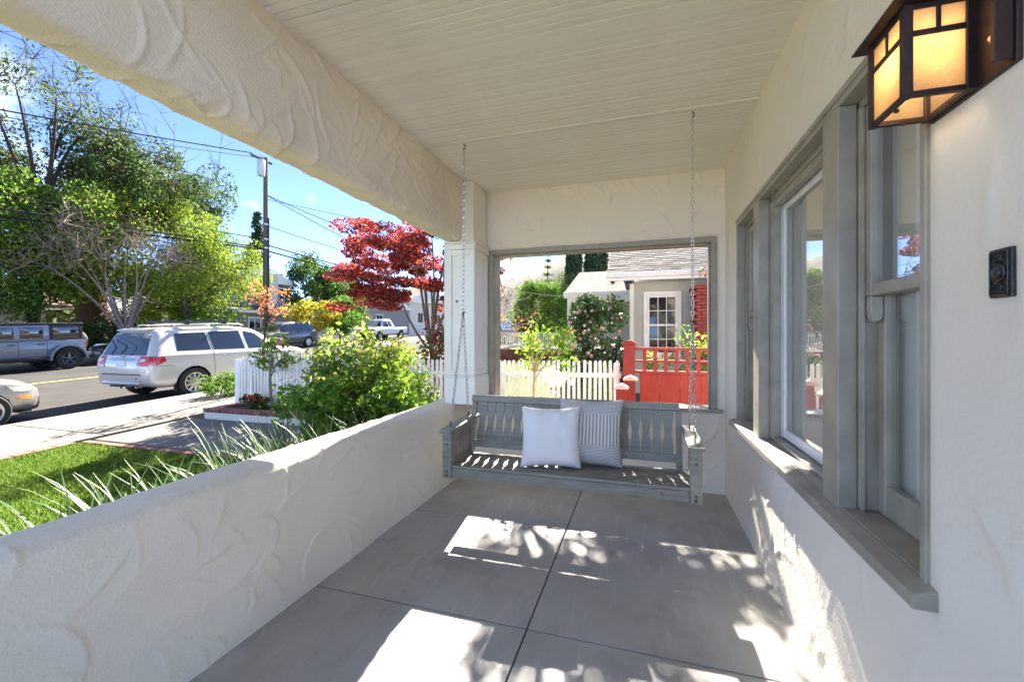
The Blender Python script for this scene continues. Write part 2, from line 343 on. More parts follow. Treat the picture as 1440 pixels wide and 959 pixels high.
# hand-trowelled plaster relief over (u, v) coordinates in metres
def trowel(U, V, n, seed, amp=.006, lens=(.10, .30)):
    rg = np.random.default_rng(seed); H = np.zeros_like(U)
    u0, u1, v0, v1 = U.min(), U.max(), V.min(), V.max()
    for _ in range(n):
        ln = rg.uniform(*lens); Rr = rg.uniform(.10, .45); th = rg.normal(.6, .9)
        mu, mv = rg.uniform(u0, u1), rg.uniform(v0, v1)
        cu, cv = mu - Rr * math.cos(th), mv - Rr * math.sin(th)
        sel = (np.abs(U - mu) < .4) & (np.abs(V - mv) < .4)
        if not sel.any(): continue
        du, dv = U[sel] - cu, V[sel] - cv
        r = np.hypot(du, dv); dlt = r - Rr
        ang = np.angle(np.exp(1j * (np.arctan2(dv, du) - th))) * Rr
        fade = np.clip(1 - (np.abs(ang) / (ln / 2)) ** 2, 0, 1) ** .7
        w1, w2 = rg.uniform(.004, .009), rg.uniform(.016, .05)
        prof = np.where(dlt > 0, np.exp(-(dlt / w1) ** 2), np.exp(-(dlt / w2) ** 2) * (1 - .6 * np.exp(-((dlt + w2) / w2) ** 2)))
        H[sel] = np.maximum(H[sel], amp * rg.uniform(.4, 1.) * prof * fade)
    return H
def lowfreq(U, V, seed, k=10, f=(1, 6)):
    rg = np.random.default_rng(seed); H = np.zeros_like(U)
    for _ in range(k):
        a = rg.uniform(0, 2*np.pi); q = rg.uniform(*f); H += np.sin(q * (U*np.cos(a) + V*np.sin(a)) + rg.uniform(0, 6.28)) / k
    return H
def G(y): return -.45 + .045 * min(max(y, -6.), 45.)
def Gn(y): return -.45 + .045 * np.clip(y, -6., 45.)
# ------------------------------------------------------------------ ground, street, yards
def sheet(name, x0, x1, y0, y1, dz, m, step=1.0, parent=None):
    ys = np.unique(np.concatenate([np.arange(y0, y1, step), [y1], [q for q in (-6., 45.) if y0 < q < y1]]))
    xs = np.linspace(x0, x1, max(2, int((x1 - x0) / 4) + 2))
    X, Y = np.meshgrid(xs, ys, indexing='ij'); V = np.stack([X, Y, Gn(Y) + dz], -1)
    o = bpy.data.objects.new(name, np_mesh(name, V, grid_faces(len(xs), len(ys)), m)); C.objects.link(o)
    return o
gx = np.array([-4000, -200, -60, -30, -10, 0, 10, 40, 200, 4000.]); gy = np.array([-4000, -100, -6, 0, 10, 20, 30, 45, 100, 400, 5000.])
X, Y = np.meshgrid(gx, gy, indexing='ij')
o = bpy.data.objects.new('ground', np_mesh('ground', np.stack([X, Y, Gn(Y) - .05], -1), grid_faces(len(gx), len(gy)), M['ground'])); C.objects.link(o); tag(o, kind='structure')
tag(sheet('road', -23.8, -10.0, -40, 160, 0, M['asphalt'], 2), kind='structure')
cl = B()
for k in range(22):
    y = -12 + k * 3.0; cl.box((-17.3, y, G(y) - .02), (-17.2, y + .01, 0))
def strip_mesh(x0, x1, ya, yb, dz, th, m, name, parent=None, kind=None, step=1.5):
    b = B(); y = ya
    n = max(1, int(round((yb - ya) / step))); ys = [ya + (yb - ya) * i / n for i in range(n + 1)]
    vs = []
    for y in ys: vs += [(x0, y, G(y)+dz), (x1, y, G(y)+dz), (x1, y, G(y)+dz-th), (x0, y, G(y)+dz-th)]
    fs = [(4*i+j, 4*i+(j+1) % 4, 4*i+4+(j+1) % 4, 4*i+4+j) for i in range(n) for j in range(4)] + [(3, 2, 1, 0), (4*n, 4*n+1, 4*n+2, 4*n+3)]
    b.add(vs, fs); o = b.build(name, m, parent)
    if kind: tag(o, kind=kind)
    return o
strip_mesh(-17.42, -17.27, -30, 120, .006, .004, M['yellow'], 'centre_line', kind='structure')
strip_mesh(-10.0, -9.88, -30, 120, .12, .3, M['curb'], 'kerb', kind='structure')
strip_mesh(-23.95, -23.8, -30, 120, .12, .3, M['curb'], 'kerb', kind='structure')
# pavement of separate slabs
pav = bpy.data.objects.new('pavement', None); C.objects.link(pav); tag(pav, kind='structure')
def slab_mesh(dx, dy, th=.12):
    s = .045 * dy
    b = B(); b.add([(0,0,-th),(dx,0,-th),(dx,dy,s-th),(0,dy,s-th),(0,0,0),(dx,0,0),(dx,dy,s),(0,dy,s)], [(0,3,2,1),(4,5,6,7),(0,1,5,4),(1,2,6,5),(2,3,7,6),(3,0,4,7)])
    return b.mesh('slab', M['concrete'], .008)
sm = slab_mesh(2.26, 1.80)
for k in range(18):
    y = -3.0 + k * 1.815; inst(sm, 'slab', pav, (-9.86, y, G(y) + .125))
fp = bpy.data.objects.new('far_pavement', None); C.objects.link(fp); tag(fp, kind='structure')
sm2 = slab_mesh(1.5, 2.4)
for k in range(14):
    y = 2.0 + k * 2.41; inst(sm2, 'slab', fp, (-25.47, y, G(y) + .12))
wk = bpy.data.objects.new('front_walk', None); C.objects.link(wk); tag(wk, kind='structure')
sm3 = slab_mesh(1.30, 1.36)
for k in range(3): inst(sm3, 'slab', wk, (-7.42 + k * 1.315, 4.03, G(4.03) + .125))
# brick edging (pavers laid end to end)
bb = B(); bb.box((-.05, -.1, -.06), (.05, .1, 0)); brick_me = bb.mesh('brick', M['brick'], .006)
edg = bpy.data.objects.new('brick_edging', None); C.objects.link(edg); tag(edg, kind='structure')
rg = random.Random(3)
for k in range(32):
    y = -2.6 + k * .205; inst(brick_me, 'brick', edg, (-7.50, y, G(y) + .127 + rg.uniform(-.003, .003)), (math.atan(.045), 0, rg.uniform(-.02, .02)))
for k in range(21):
    x = -7.33 + k * .207; inst(brick_me, 'brick', edg, (x, 3.94, G(3.94) + .128 + rg.uniform(-.003, .003)), (0, 0, R(90) + rg.uniform(-.02, .02)))
# lawns with blades
def blades(name, n, x0, x1, y0, y1, dz, h, m, seed, label=None):
    r = np.random.default_rng(seed)
    x = r.uniform(x0, x1, n); y = r.uniform(y0, y1, n); z = Gn(y) + dz
    a = r.uniform(0, 2*np.pi, n); hh = r.uniform(.5, 1., n) * h; wd = hh * .11 + .002; lean = r.normal(0, .35, (n, 2)) * hh[:, None]
    p = np.stack([x, y, z], -1); d = np.stack([np.cos(a)*wd, np.sin(a)*wd, 0*a], -1)
    t = p + np.stack([lean[:, 0], lean[:, 1], hh], -1)
    V = np.stack([p - d, p + d, t], 1).reshape(-1, 3); F = np.arange(3*n).reshape(-1, 3)
    o = bpy.data.objects.new(name, np_mesh(name, V, F, m)); C.objects.link(o); tag(o, label, kind='stuff'); return o
sheet_ = sheet('bounce_slab', -7.43, 9, -18, -3.3, .11, M['bounce_concrete']); tag(sheet_, kind='structure')  # unseen sheet added behind the camera to bounce sunlight up to the ceiling
tag(sheet('front_lawn', -7.43, -2.75, -3.2, 3.87, .10, M['lawn']), kind='structure')
blades('grass', 70000, -7.43, -2.7, .2, 3.87, .10, .055, M['l_grass'], 1)
tag(sheet('neighbour_lawn', -7.1, -.9, 6.5, 16.6, .06, M['lawn2']), kind='structure')
blades('neighbour_grass', 60000, -7.1, -.9, 6.5, 16.5, .06, .06, M['l_grass2'], 2)
# garden bed along the porch, kept up by nothing but soil
def bumpy(name, x0, x1, y0, y1, z, m, seed, amp=.03, step=.12):
    xs = np.arange(x0, x1 + step, step); ys = np.arange(y0, y1 + step, step); X, Y = np.meshgrid(xs, ys, indexing='ij')
    zz = (z(Y) if callable(z) else z + 0 * Y) + amp * lowfreq(X, Y, seed, 12, (3, 18))
    o = bpy.data.objects.new(name, np_mesh(name, np.stack([X, Y, zz], -1), grid_faces(len(xs), len(ys)), m, True)); C.objects.link(o); tag(o, kind='structure'); return o
bumpy('garden_bed', -3.6, -1.80, -3, 6.2, lambda Y: -.16 + .0 * Y, M['soil'], 5)
bumpy('yard_bed', -3.2, .9, 4.2, 8.2, lambda Y: Gn(Y) + .085, M['soil'], 6)
# white curved path in the neighbour's lawn
pts = [(-2.6, 16.), (-2.5, 13.5), (-2.2, 11.5), (-1.6, 9.6), (-.9, 8.0), (-.5, 6.6)]
vs = []
for x, y in pts: vs += [(x - .42, y, G(y) + .085), (x + .42, y, G(y) + .085)]
b = B(); b.add(vs, [(2*i, 2*i+1, 2*i+3, 2*i+2) for i in range(len(pts)-1)]); tag(b.build('garden_path', M['concrete']), kind='structure')
# hills far away
az = np.radians(np.linspace(-75, 40, 160)); rr = np.linspace(0, 1, 14)
A, T = np.meshgrid(az, rr, indexing='ij'); D = 900 + 900 * T
hgt = (275 + 60 * lowfreq(A * 40, 0*A, 8, 14, (.12, .6)) * 2 + 16 * lowfreq(A*300, T*8, 9, 10, (.2, 1.2))) * np.sin(np.clip(T * 1.25, 0, 1) * np.pi / 2)
hgt = hgt * np.clip((np.degrees(A) + 31) / 11, 0, 1)
V = np.stack([np.sin(A) * D, np.cos(A) * D, 1.5 + np.maximum(hgt, 0)], -1)
o = bpy.data.objects.new('hills', np_mesh('hills', V, grid_faces(160, 14), M['hill'], True)); C.objects.link(o); tag(o, kind='structure')

# ------------------------------------------------------------------ the porch
FL = bpy.data.objects.new('porch_floor', None); C.objects.link(FL); tag(FL, kind='structure')
b = B(); b.box((-1.9, -3.2, -.55), (.9, 4.05, -.012)); b.build('floor_base', M['joint'], FL)
xb = [-1.66, -.495, .70]; yb = [-3.1, -1.25, -.22, .81, 1.838, 2.868, 3.92]
for i in range(2):
    for j in range(6):
        b = B(); b.box((xb[i] + .0035, yb[j] + .0035, -.05), (xb[i+1] - .0035, yb[j+1] - .0035, 0)); b.build('slab', M['floor'], FL, .004, seg=2)
CE = bpy.data.objects.new('porch_ceiling', None); C.objects.link(CE); tag(CE, kind='structure')
b = B(); b.box((-2.2, .2, 2.712), (.72, 4.35, 2.80)); b.box((.7205, .2, 2.712), (7.0, 4.35, 2.80)); b.build('ceiling_backing', M['ceil'], CE)
b = B(); b.box((-1.54, .2, 2.696), (.65, .33, 2.71)); b.build('ceiling_panel', M['ceil'], CE)
b = B(); b.box((-1.12, -.0218, 0), (1.12, .0218, .014)); bme = b.mesh('ceiling_board', M['ceil'], .004)
rg = random.Random(11)
for k in range(92):
    y = .357 + k * .0451
    if y > 3.88: break
    inst(bme, 'ceiling_board', CE, (-.455, y, 2.693 + rg.uniform(-.0012, .0012)))
b = B(); b.box((-1.55, 2.775, 2.678), (.652, 2.797, 2.6925)); b.build('batten', M['ceil'], CE, .003)
# roof over the porch and house
rf = thing('porch_roof', 'gray shingled roof above the porch ceiling', 'roof', (0, 0, 2.8))
b = B(); b.prism([(-2.5, 2.81), (7.2, 2.81), (2.5, 4.4)], 1, .1, 4.5); b.build('roof_slope', M['shingle'], rf)

def profile_loft(name, prof, y0, y1, dy, m, parent, seed, amp, dens, wav=.006, endcaps=True, lens=(.10, .30), closed=True):
    P = np.array(prof, float); seg = np.hypot(*(np.roll(P, -1, 0) - P).T); N = int(seg.sum() / .009)
    cum = np.concatenate([[0], np.cumsum(seg)]); s = np.linspace(0, cum[-1], N, endpoint=False); PP = np.vstack([P, P[:1]])
    px = np.interp(s, cum, PP[:, 0]); pz = np.interp(s, cum, PP[:, 1])
    tx = np.roll(px, -1) - np.roll(px, 1); tz = np.roll(pz, -1) - np.roll(pz, 1); l = np.hypot(tx, tz); nx, nzv = tz / l, -tx / l
    cx, cz = px.mean(), pz.mean()
    if ((px - cx) * nx + (pz - cz) * nzv).mean() < 0: nx, nzv = -nx, -nzv
    ys = np.arange(y0, y1 + dy/2, dy); S, Y = np.meshgrid(s, ys, indexing='ij')
    H = trowel(S, Y, int(dens * cum[-1] * (y1 - y0)), seed, amp, lens) + wav * lowfreq(S, Y, seed + 1, 14, (2, 12))
    V = np.stack([px[:, None] + nx[:, None] * H, Y, pz[:, None] + nzv[:, None] * H], -1)
    V = np.concatenate([V, V[:1]], 0) - np.array(wloc(parent)) if parent else np.concatenate([V, V[:1]], 0)
    F = grid_faces(N + 1, len(ys))
    me = np_mesh(name, V, F, m, True)
    bm = bmesh.new(); bm.from_mesh(me); bmesh.ops.remove_doubles(bm, verts=bm.verts, dist=1e-5)
    ed = [e for e in bm.edges if e.is_boundary]; bmesh.ops.holes_fill(bm, edges=ed); bmesh.ops.recalc_face_normals(bm, faces=bm.faces)
    bm.to_mesh(me); bm.free()
    o = bpy.data.objects.new(name, me); C.objects.link(o)
    if parent: o.parent = parent
    return o
def rounded(pts, r, n=6):
    out = []; k = len(pts)
    for i in range(k):
        a, p, c = Vector(pts[i-1]), Vector(pts[i]), Vector(pts[(i+1) % k]); ri = r[i] if hasattr(r, '__len__') else r
        if ri <= 0: out.append(tuple(p)); continue
        u = (a - p).normalized() * ri; v = (c - p).normalized() * ri
        for t in np.linspace(0, 1, n):
            out.append(tuple((p+u)*(1-t)**2 + p*2*t*(1-t) + (p+v)*t**2))
    return out
lw = thing('low_wall', 'low cream stucco porch wall with rounded gray-lit cap along the garden', 'wall', (-1.75, 2., -.5))
profile_loft('wall_body', rounded([(-1.64, -.02), (-1.625, .712), (-1.865, .715), (-1.875, -.52), (-1.70, -.52)], [0, .05, .07, 0, 0]), 0.1, 3.89, .009, M['stucco'], lw, 21, .011, 40, .009, lens=(.12, .36))
bmn = thing('porch_beam', 'thick cream stucco beam with trowel swirls over the porch front', 'beam', (-1.64, 1.5, 2.16))
profile_loft('beam_body', rounded([(-1.535, 2.70), (-1.545, 2.165), (-1.735, 2.165), (-1.74, 2.70)], [0, .055, .055, 0]), 0.2, 3.52, .009, M['stucco'], bmn, 31, .0145, 75, .006, lens=(.14, .40))
# column at the far end of the low wall
co = thing('porch_column', 'square cream paneled column standing on the end of the low wall', 'column', (-1.57, 3.7, .72))
b = B(); b.box((-1.685, 3.525, .70), (-1.44, 3.86, 2.69)); b.build('shaft', M['cream'], co, .004)
b = B()
for (x0, x1, z0, z1) in ((-1.70, -1.648, .96, 2.08), (-1.468, -1.425, .96, 2.08), (-1.648, -1.468, .96, 1.005), (-1.648, -1.468, 2.03, 2.08)):
    b.box((x0, 3.510, z0), (x1, 3.5235, z1))
b.box((-1.4385, 3.5245, .96), (-1.425, 3.60, 2.08)); b.box((-1.4385, 3.79, .96), (-1.425, 3.861, 2.08)); b.box((-1.4385, 3.601, .96), (-1.425, 3.789, 1.005)); b.box((-1.4385, 3.601, 2.03), (-1.425, 3.789, 2.08))
b.build('panel_frame', M['cream'], co, .003)
b = B(); b.box((-1.708, 3.50, 2.0805), (-1.416, 3.862, 2.135)); b.box((-1.716, 3.493, 2.1355), (-1.408, 3.863, 2.152)); b.build('capital', M['cream'], co, .008, seg=2)
b = B(); b.box((-1.708, 3.50, .70), (-1.415, 3.862, .94)); b.box((-1.704, 3.505, .9405), (-1.418, 3.862, .957)); b.build('column_base', M['cream'], co, .005)
b = B(); b.lathe([(.012, 0), (.012, .004)], 10, (-1.60, 3.5235, 1.62), 1); b.build('knot', M['pole'], co)

# wall panel with holes: u along one axis, z up; relief towards `out`
def wall_panel(name, axis, const, out, u0, u1, z0, z1, hole, m, parent, seed, dens, amp, wav, thick, step=.016):
    us = np.unique(np.round(np.concatenate([np.arange(u0, u1, step), [u1], hole[:2] if hole else []]), 5))
    zs = np.unique(np.round(np.concatenate([np.arange(z0, z1, step), [z1], hole[2:] if hole else []]), 5))
    U, Z = np.meshgrid(us, zs, indexing='ij')
    H = trowel(U, Z, int(dens * (u1-u0) * (z1-z0)), seed, amp) + wav * (1 + lowfreq(U, Z, seed+1, 14, (2, 11)))
    mask = None
    if hole:
        d = np.maximum(np.maximum(hole[0] - U, U - hole[1]), np.maximum(hole[2] - Z, Z - hole[3])); H *= np.clip(d / .03, 0, 1)
        uc = (us[1:] + us[:-1]) / 2; zc = (zs[1:] + zs[:-1]) / 2; UC, ZC = np.meshgrid(uc, zc, indexing='ij')
        mask = ~((UC > hole[0]) & (UC < hole[1]) & (ZC > hole[2]) & (ZC < hole[3]))
    N = const + out * H
    V = np.stack([U, N, Z], -1) if axis == 'x' else np.stack([N, U, Z], -1)
    V = V - np.array(wloc(parent))
    o = bpy.data.objects.new(name, np_mesh(name, V, grid_faces(len(us), len(zs), mask), m, True)); C.objects.link(o); o.parent = parent
    b = B(); a_, c_ = const - out * .004, const - out * thick
    rects = [(u0, u1, z0, z1)] if not hole else [(u0, hole[0], z0, z1), (hole[1], u1, z0, z1), (hole[0], hole[1], z0, hole[2]), (hole[0], hole[1], hole[3], z1)]
    for (a, c, e, f) in rects:
        if axis == 'x': b.box((a, a_, e), (c, c_, f))
        else: b.box((a_, a, e), (c_, c, f))
    b.build('wall_core', m, parent)
    return o
ew = thing('end_wall', 'cream stucco wall at the porch end with wide open framed opening', 'wall', (-.4, 3.98, 0))
HOLE = (-1.425, .585, .70, 2.135)
wall_panel('plaster', 'x', 3.887, -1, -1.9, .655, -.1, 2.70, HOLE, M['stucco_house'], ew, 41, 46, .013, .004, .19, .010)
fr = B()
YB = 4.085
jb = [(-1.4245, -1.375), (.54, .5845)]
for x0, x1 in jb: fr.box((x0, 3.862, .7055), (x1, YB, 2.0885))
fr.box((-1.4245, 3.862, 2.089), (.5845, YB, 2.1345))
of = fr.build('opening_frame', M['trim'], ew, .004)
fr = B(); fr.box((-1.385+.005, 3.90, .7055), (-1.366, 3.935, 2.08)); fr.box((.525, 3.90, .7055), (.5395, 3.935, 2.08)); fr.box((-1.366, 3.90, 2.0745), (.525, 3.935, 2.0885)); fr.build('stop_bead', M['trim'], ew, .003)
fr = B(); fr.box((-1.46, 3.845, .675), (.63, 4.12, .705)); fr.build('opening_sill', M['trim'], ew, .006, seg=2)
# house wall with the triple window
hw = thing('house_wall', 'white stucco house wall on the right holding a triple window', 'wall', (.73, 1., 0))
HH = (1.262, 3.418, .70, 2.135)
wall_panel('plaster', 'y', .654, -1, .45, 3.887, -.1, 2.70, HH, M['stucco_house'], hw, 51, 26, .009, .004, .19, .013)
def wbox(bd, x0, x1, y0, y1, z0, z1): bd.box((x0, y0, z0), (x1, y1, z1))
win = B()  # outer casing
wbox(win, .644, .70, 1.262, 1.286, .708, 2.095); wbox(win, .644, .70, 3.392, 3.418, .708, 2.095); wbox(win, .644, .70, 1.262, 3.418, 2.0955, 2.134)
wbox(win, .638, .6435, 1.255, 3.425, 2.118, 2.142)
win.build('window_casing', M['trim'], hw, .004)
for (y0, y1) in ((1.735, 1.868), (2.785, 2.915)):
    b = B(); wbox(b, .642, .70, y0, y1, .708, 2.095); b.build('mullion', M['trim'], hw, .004)
    b = B(); wbox(b, .7005, .86, y0 - .012, y1 + .012, .7165, 2.095); b.build('mullion_jamb', M['trim'], hw, .004)
    yj = y0 - .0145 if y0 > 2 else y1 + .0125; b = B(); wbox(b, .708, .745, yj, yj + .002, .74, 2.06); b.build('jamb_lining', M['white'], hw)
b = B(); b.add([(.600, 1.225, .665), (.600, 3.45, .665), (.600, 3.45, .700), (.600, 1.225, .700), (.90, 1.262, .665), (.90, 3.418, .665), (.90, 3.418, .734), (.90, 1.262, .734), (.653, 1.225, .665), (.653, 3.45, .665), (.653, 3.45, .714), (.653, 1.225, .714)],
  [(0,3,2,1), (3,11,10,2), (0,1,9,8), (0,8,11,3), (1,2,10,9), (8,9,10,11)])
b.box((.6535, 1.2625, .66), (.90, 3.4175, .716)); b.build('window_sill', M['trim'], hw, .005, seg=2)
b = B(); wbox(b, .7005, .86, 1.263, 1.300, .7165, 2.095); wbox(b, .7005, .86, 3.382, 3.417, .7165, 2.095); wbox(b, .7005, .86, 1.3005, 3.3815, 2.07, 2.134); b.build('reveal', M['trim'], hw, .003)
def sash(parent, x0, x1, y0, y1, z0, z1, st, top, bot, m, name='sash', bars=0, pane_x=None):
    b = B(); wbox(b, x0, x1, y0, y0+st, z0, z1); wbox(b, x0, x1, y1-st, y1, z0, z1)
    wbox(b, x0+.001, x1-.001, y0+st, y1-st, z0, z0+bot); wbox(b, x0+.001, x1-.001, y0+st, y1-st, z1-top, z1)
    s = b.build(name, m, parent, .004)
    b = B(); xm = pane_x or (x0+x1)/2; wbox(b, xm-.002, xm+.002, y0+st-.004, y1-st+.004, z0+bot-.004, z1-top+.004); g = b.build('pane', M['glass'], parent)
    return s
def hung(label, y0, y1, mid):
    wn = bpy.data.objects.new('window', None); C.objects.link(wn); wn.parent = hw; wn.location = (0, 0, 0)
    if label: wn['label'] = label
    sash(wn, .712, .747, y0, y1, mid, 2.069, .045, .05, .04, M['trim'])
    sash(wn, .750, .785, y0, y1, .717, mid + .038, .045, .036, .10, M['trim'])
    b = B(); wbox(b, .7015, .7115, y0 - .0, y0 + .012, .717, 2.069); wbox(b, .7015, .7115, y1 - .014, y1, .717, 2.069); b.build('stop_bead', M['trim'], wn, .002)
    b = B(); b.prism([(.712, mid - .0005), (.747, mid - .0005), (.747, mid - .07), (.736, mid - .085), (.718, mid - .085), (.712, mid - .055)], 1, y1 - .046, y1 - .014)
    b.build('sash_horn', M['trim'], wn, .003)
    b = B(); wbox(b, .788, .858, y0 + .002, y0 + .014, .74, 2.06); wbox(b, .788, .858, y1 - .016, y1 - .002, .74, 2.06); b.build('inner_stop', M['curtain'], wn, .004); b = B(); wbox(b, .80, .808, y1 - .11, y1 - .02, .74, 2.06); b.build('curtain', M['curtain'], wn)
    return wn
hung('double hung window with its lower sash nearest the lantern', 1.3005, 1.722, 1.435)
hung('small double hung window at the far end by the swing', 2.928, 3.3815, 1.435)
wn = bpy.data.objects.new('window', None); C.objects.link(wn); wn.parent = hw; wn['label'] = 'wide fixed picture window between the two hung windows'
b = B(); wbox(b, .705, .745, 1.881, 1.908, .717, 2.069); wbox(b, .705, .745, 2.745, 2.772, .717, 2.069); wbox(b, .705, .745, 1.9085, 2.7445, 2.035, 2.069); wbox(b, .705, .745, 1.9085, 2.7445, .7165, .735); b.build('window_frame', M['trim'], wn, .004)
sash(wn, .755, .795, 1.884, 2.769, .7355, 2.068, .045, .06, .05, M['white'], pane_x=.764)
b = B(); wbox(b, .803, .812, 2.60, 2.768, .74, 2.06); b.build('curtain', M['curtain'], wn)
b = B(); wbox(b, .7455, .7545, 1.882, 1.898, .735, 2.068); wbox(b, .7455, .7545, 2.755, 2.771, .735, 2.068); b.build('glazing_bead', M['white'], wn, .002)
# room behind the windows
rm = thing('front_room', 'dim front room with brown wood floor seen through the windows', 'room', (2.8, 1.5, .02))
b = B(); b.box((.862, .46, .0), (4.9, 4.4, .02)); b.build('room_floor', M['woodfloor'], rm)
b = B(); b.box((4.9, .46, 0), (5.0, 4.4, .7)); b.box((4.9, .46, 2.3), (5.0, 4.4, 2.7)); b.box((4.9, .46, .7), (5.0, .9, 2.3)); b.box((4.9, 3.6, .7), (5.0, 4.4, 2.3)); b.box((.862, 4.4, 0), (5.0, 4.5, 2.7)); b.box((.845, .452, -.1), (5.0, .46, .3)); b.box((.845, .452, 2.45), (5.0, .46, 2.71)); b.box((.845, .452, .3), (1.0, .46, 2.45)); b.box((4.7, .452, .3), (5.0, .46, 2.45)); b.build('room_wall', M['interior'], rm)  # openings in the unseen walls are added to let daylight into the room
b = B(); b.box((.862, .46, 2.60), (4.9, 4.4, 2.70)); b.build('room_ceiling', M['interior'], rm)
b = B(); b.box((1.8, 4.33, .02), (2.7, 4.395, 2.08)); b.box((1.9, 4.315, .3), (2.6, 4.329, .95)); b.box((1.9, 4.315, 1.1), (2.6, 4.329, 1.95)); b.build('room_door', M['door_br'], rm, .006)
b = B(); b.box((1.70, 4.32, .02), (1.798, 4.398, 2.18)); b.box((2.702, 4.32, .02), (2.80, 4.398, 2.18)); b.box((1.798, 4.32, 2.082), (2.702, 4.398, 2.18)); b.build('door_trim', M['curtain'], rm, .004)
# ------------------------------------------------------------------ porch swing
sw = thing('porch_swing', 'gray painted wooden porch swing hanging on chains with two pillows on it', 'swing', (-.49, 2.75, .38))
SX0, SX1 = -1.255, .312
b = B(); b.box((SX0 + .062, 2.55, .382), (SX1 - .062, 2.584, .446)); b.build('front_rail', M['swing'], sw, .004)
b = B(); b.box((SX0 + .062, 2.93, .375), (SX1 - .062, 2.962, .43)); b.build('rear_rail', M['swing'], sw, .004)
for k in range(2):
    x = SX0 + .25 + k * 1.05
    b = B(); b.prism([(2.585, .386), (2.929, .378), (2.929, .425), (2.585, .4305)], 0, x, x + .035); b.build('seat_bearer', M['swing'], sw, .003)
for k in range(5):
    y0 = 2.546 + k * .0795; z = .4475 - k * .003
    b = B(); b.box((SX0 + .03, y0, z), (SX1 - .03, y0 + .068, z + .018)); b.build('seat_slat', M['swing'], sw, .004, seg=2)
# back
def bk(t): return (2.945 + .085 * t, .49 + .37 * t)     # along the leaning back, t 0..1
ang = math.atan2(.085, .37)
def backbox(x0, x1, t0, t1, d0, d1):
    (ya, za), (yb_, zb) = bk(t0), bk(t1); ny, nz_ = -math.cos(ang), math.sin(ang)
    return [(ya + ny*d0, za + nz_*d0), (yb_ + ny*d0, zb + nz_*d0), (yb_ + ny*d1, zb + nz_*d1), (ya + ny*d1, za + nz_*d1)]
def backpart(name, x0, x1, t0, t1, d0, d1, bev=.004):
    b = B(); b.prism(backbox(x0, x1, t0, t1, d0, d1), 0, x0, x1); return b.build(name, M['swing'], sw, bev)
backpart('back_top_rail', SX0 + .02, SX1 - .085, .865, 1.0, -.022, .032)
backpart('back_lower_rail', SX0 + .05, SX1 - .085, 0.0, .14, -.012, .018)
for x in (SX0 + .026, SX1 - .105): backpart('back_post', x, x + .034, -.15, .863, -.026, -.0125)
for x in (SX0 + .026, SX1 - .105): backpart('back_post', x, x + .034, -.12, .862, -.012, .028)
# pinched slat: straight ends, waist in the middle
def slat(hw_, L_, waist, th, n=9):
    prof = []
    for i in range(n):
        t = i / (n - 1); k = max(0, 1 - abs(t - .47) / .30); k = k * k * (3 - 2 * k); prof.append((hw_ - waist * k, t * L_))
    poly = prof + [(-x, z) for x, z in reversed(prof)]
    b = B(); b.prism(poly, 1, -th/2, th/2); return b.mesh('back_slat', M['swing'], .002)
ym, zm = bk(.135); Ls = .37 * .735 / math.cos(ang)
sme = slat(.0325, Ls, .0125, .016)
n = 20; xa, xb2 = SX0 + .105, SX1 - .155
for k in range(n):
    x = xa + (xb2 - xa) * k / (n - 1); inst(sme, 'back_slat', sw, (x, ym - .0, zm), (-ang, 0, 0))
# arms
arm_slat = slat(.026, .215, .011, .012); arm_slat.name = 'arm_slat'
for sx, x in ((-1, SX0 + .031), (1, SX1 - .031)):
    b = B(); b.prism([(2.505, .676), (3.02, .700), (3.02, .722), (2.505, .698)], 0, x - .042, x + .042); b.build('arm_board', M['swing'], sw, .005, seg=2)
    b = B(); b.box((x - .031, 2.535, .378), (x + .031, 2.60, .6765)); b.build('arm_post', M['swing'], sw, .005)
    b = B(); b.box((x - .016, 2.6005, .425), (x + .016, 2.93, .468)); b.build('arm_rail', M['swing'], sw, .003)
    b = B(); b.prism([(2.6005, .655), (2.965, .670), (2.965, .695), (2.6005, .680)], 0, x - .014, x + .014); b.build('arm_upper_rail', M['swing'], sw, .003)
    for k in range(6): inst(arm_slat, 'arm_slat', sw, (x, 2.632 + k * .0555, .455), (0, 0, R(90)))
    for z in (.40, .425, .60):
        b = B(); b.lathe([(.009, 0), (.009, -.004), (.005, -.007)], 8, (x, 2.5345, z), 1); b.build('bolt_head', M['rust'], sw)
for x in (-.78, -.74, .02, .10):
    b = B(); b.lathe([(.010, 0), (.010, -.003), (.006, -.005)], 8, (x, 2.5495, .412 + .01 * math.sin(x * 30)), 1); b.build('bolt_head', M['swing'], sw)
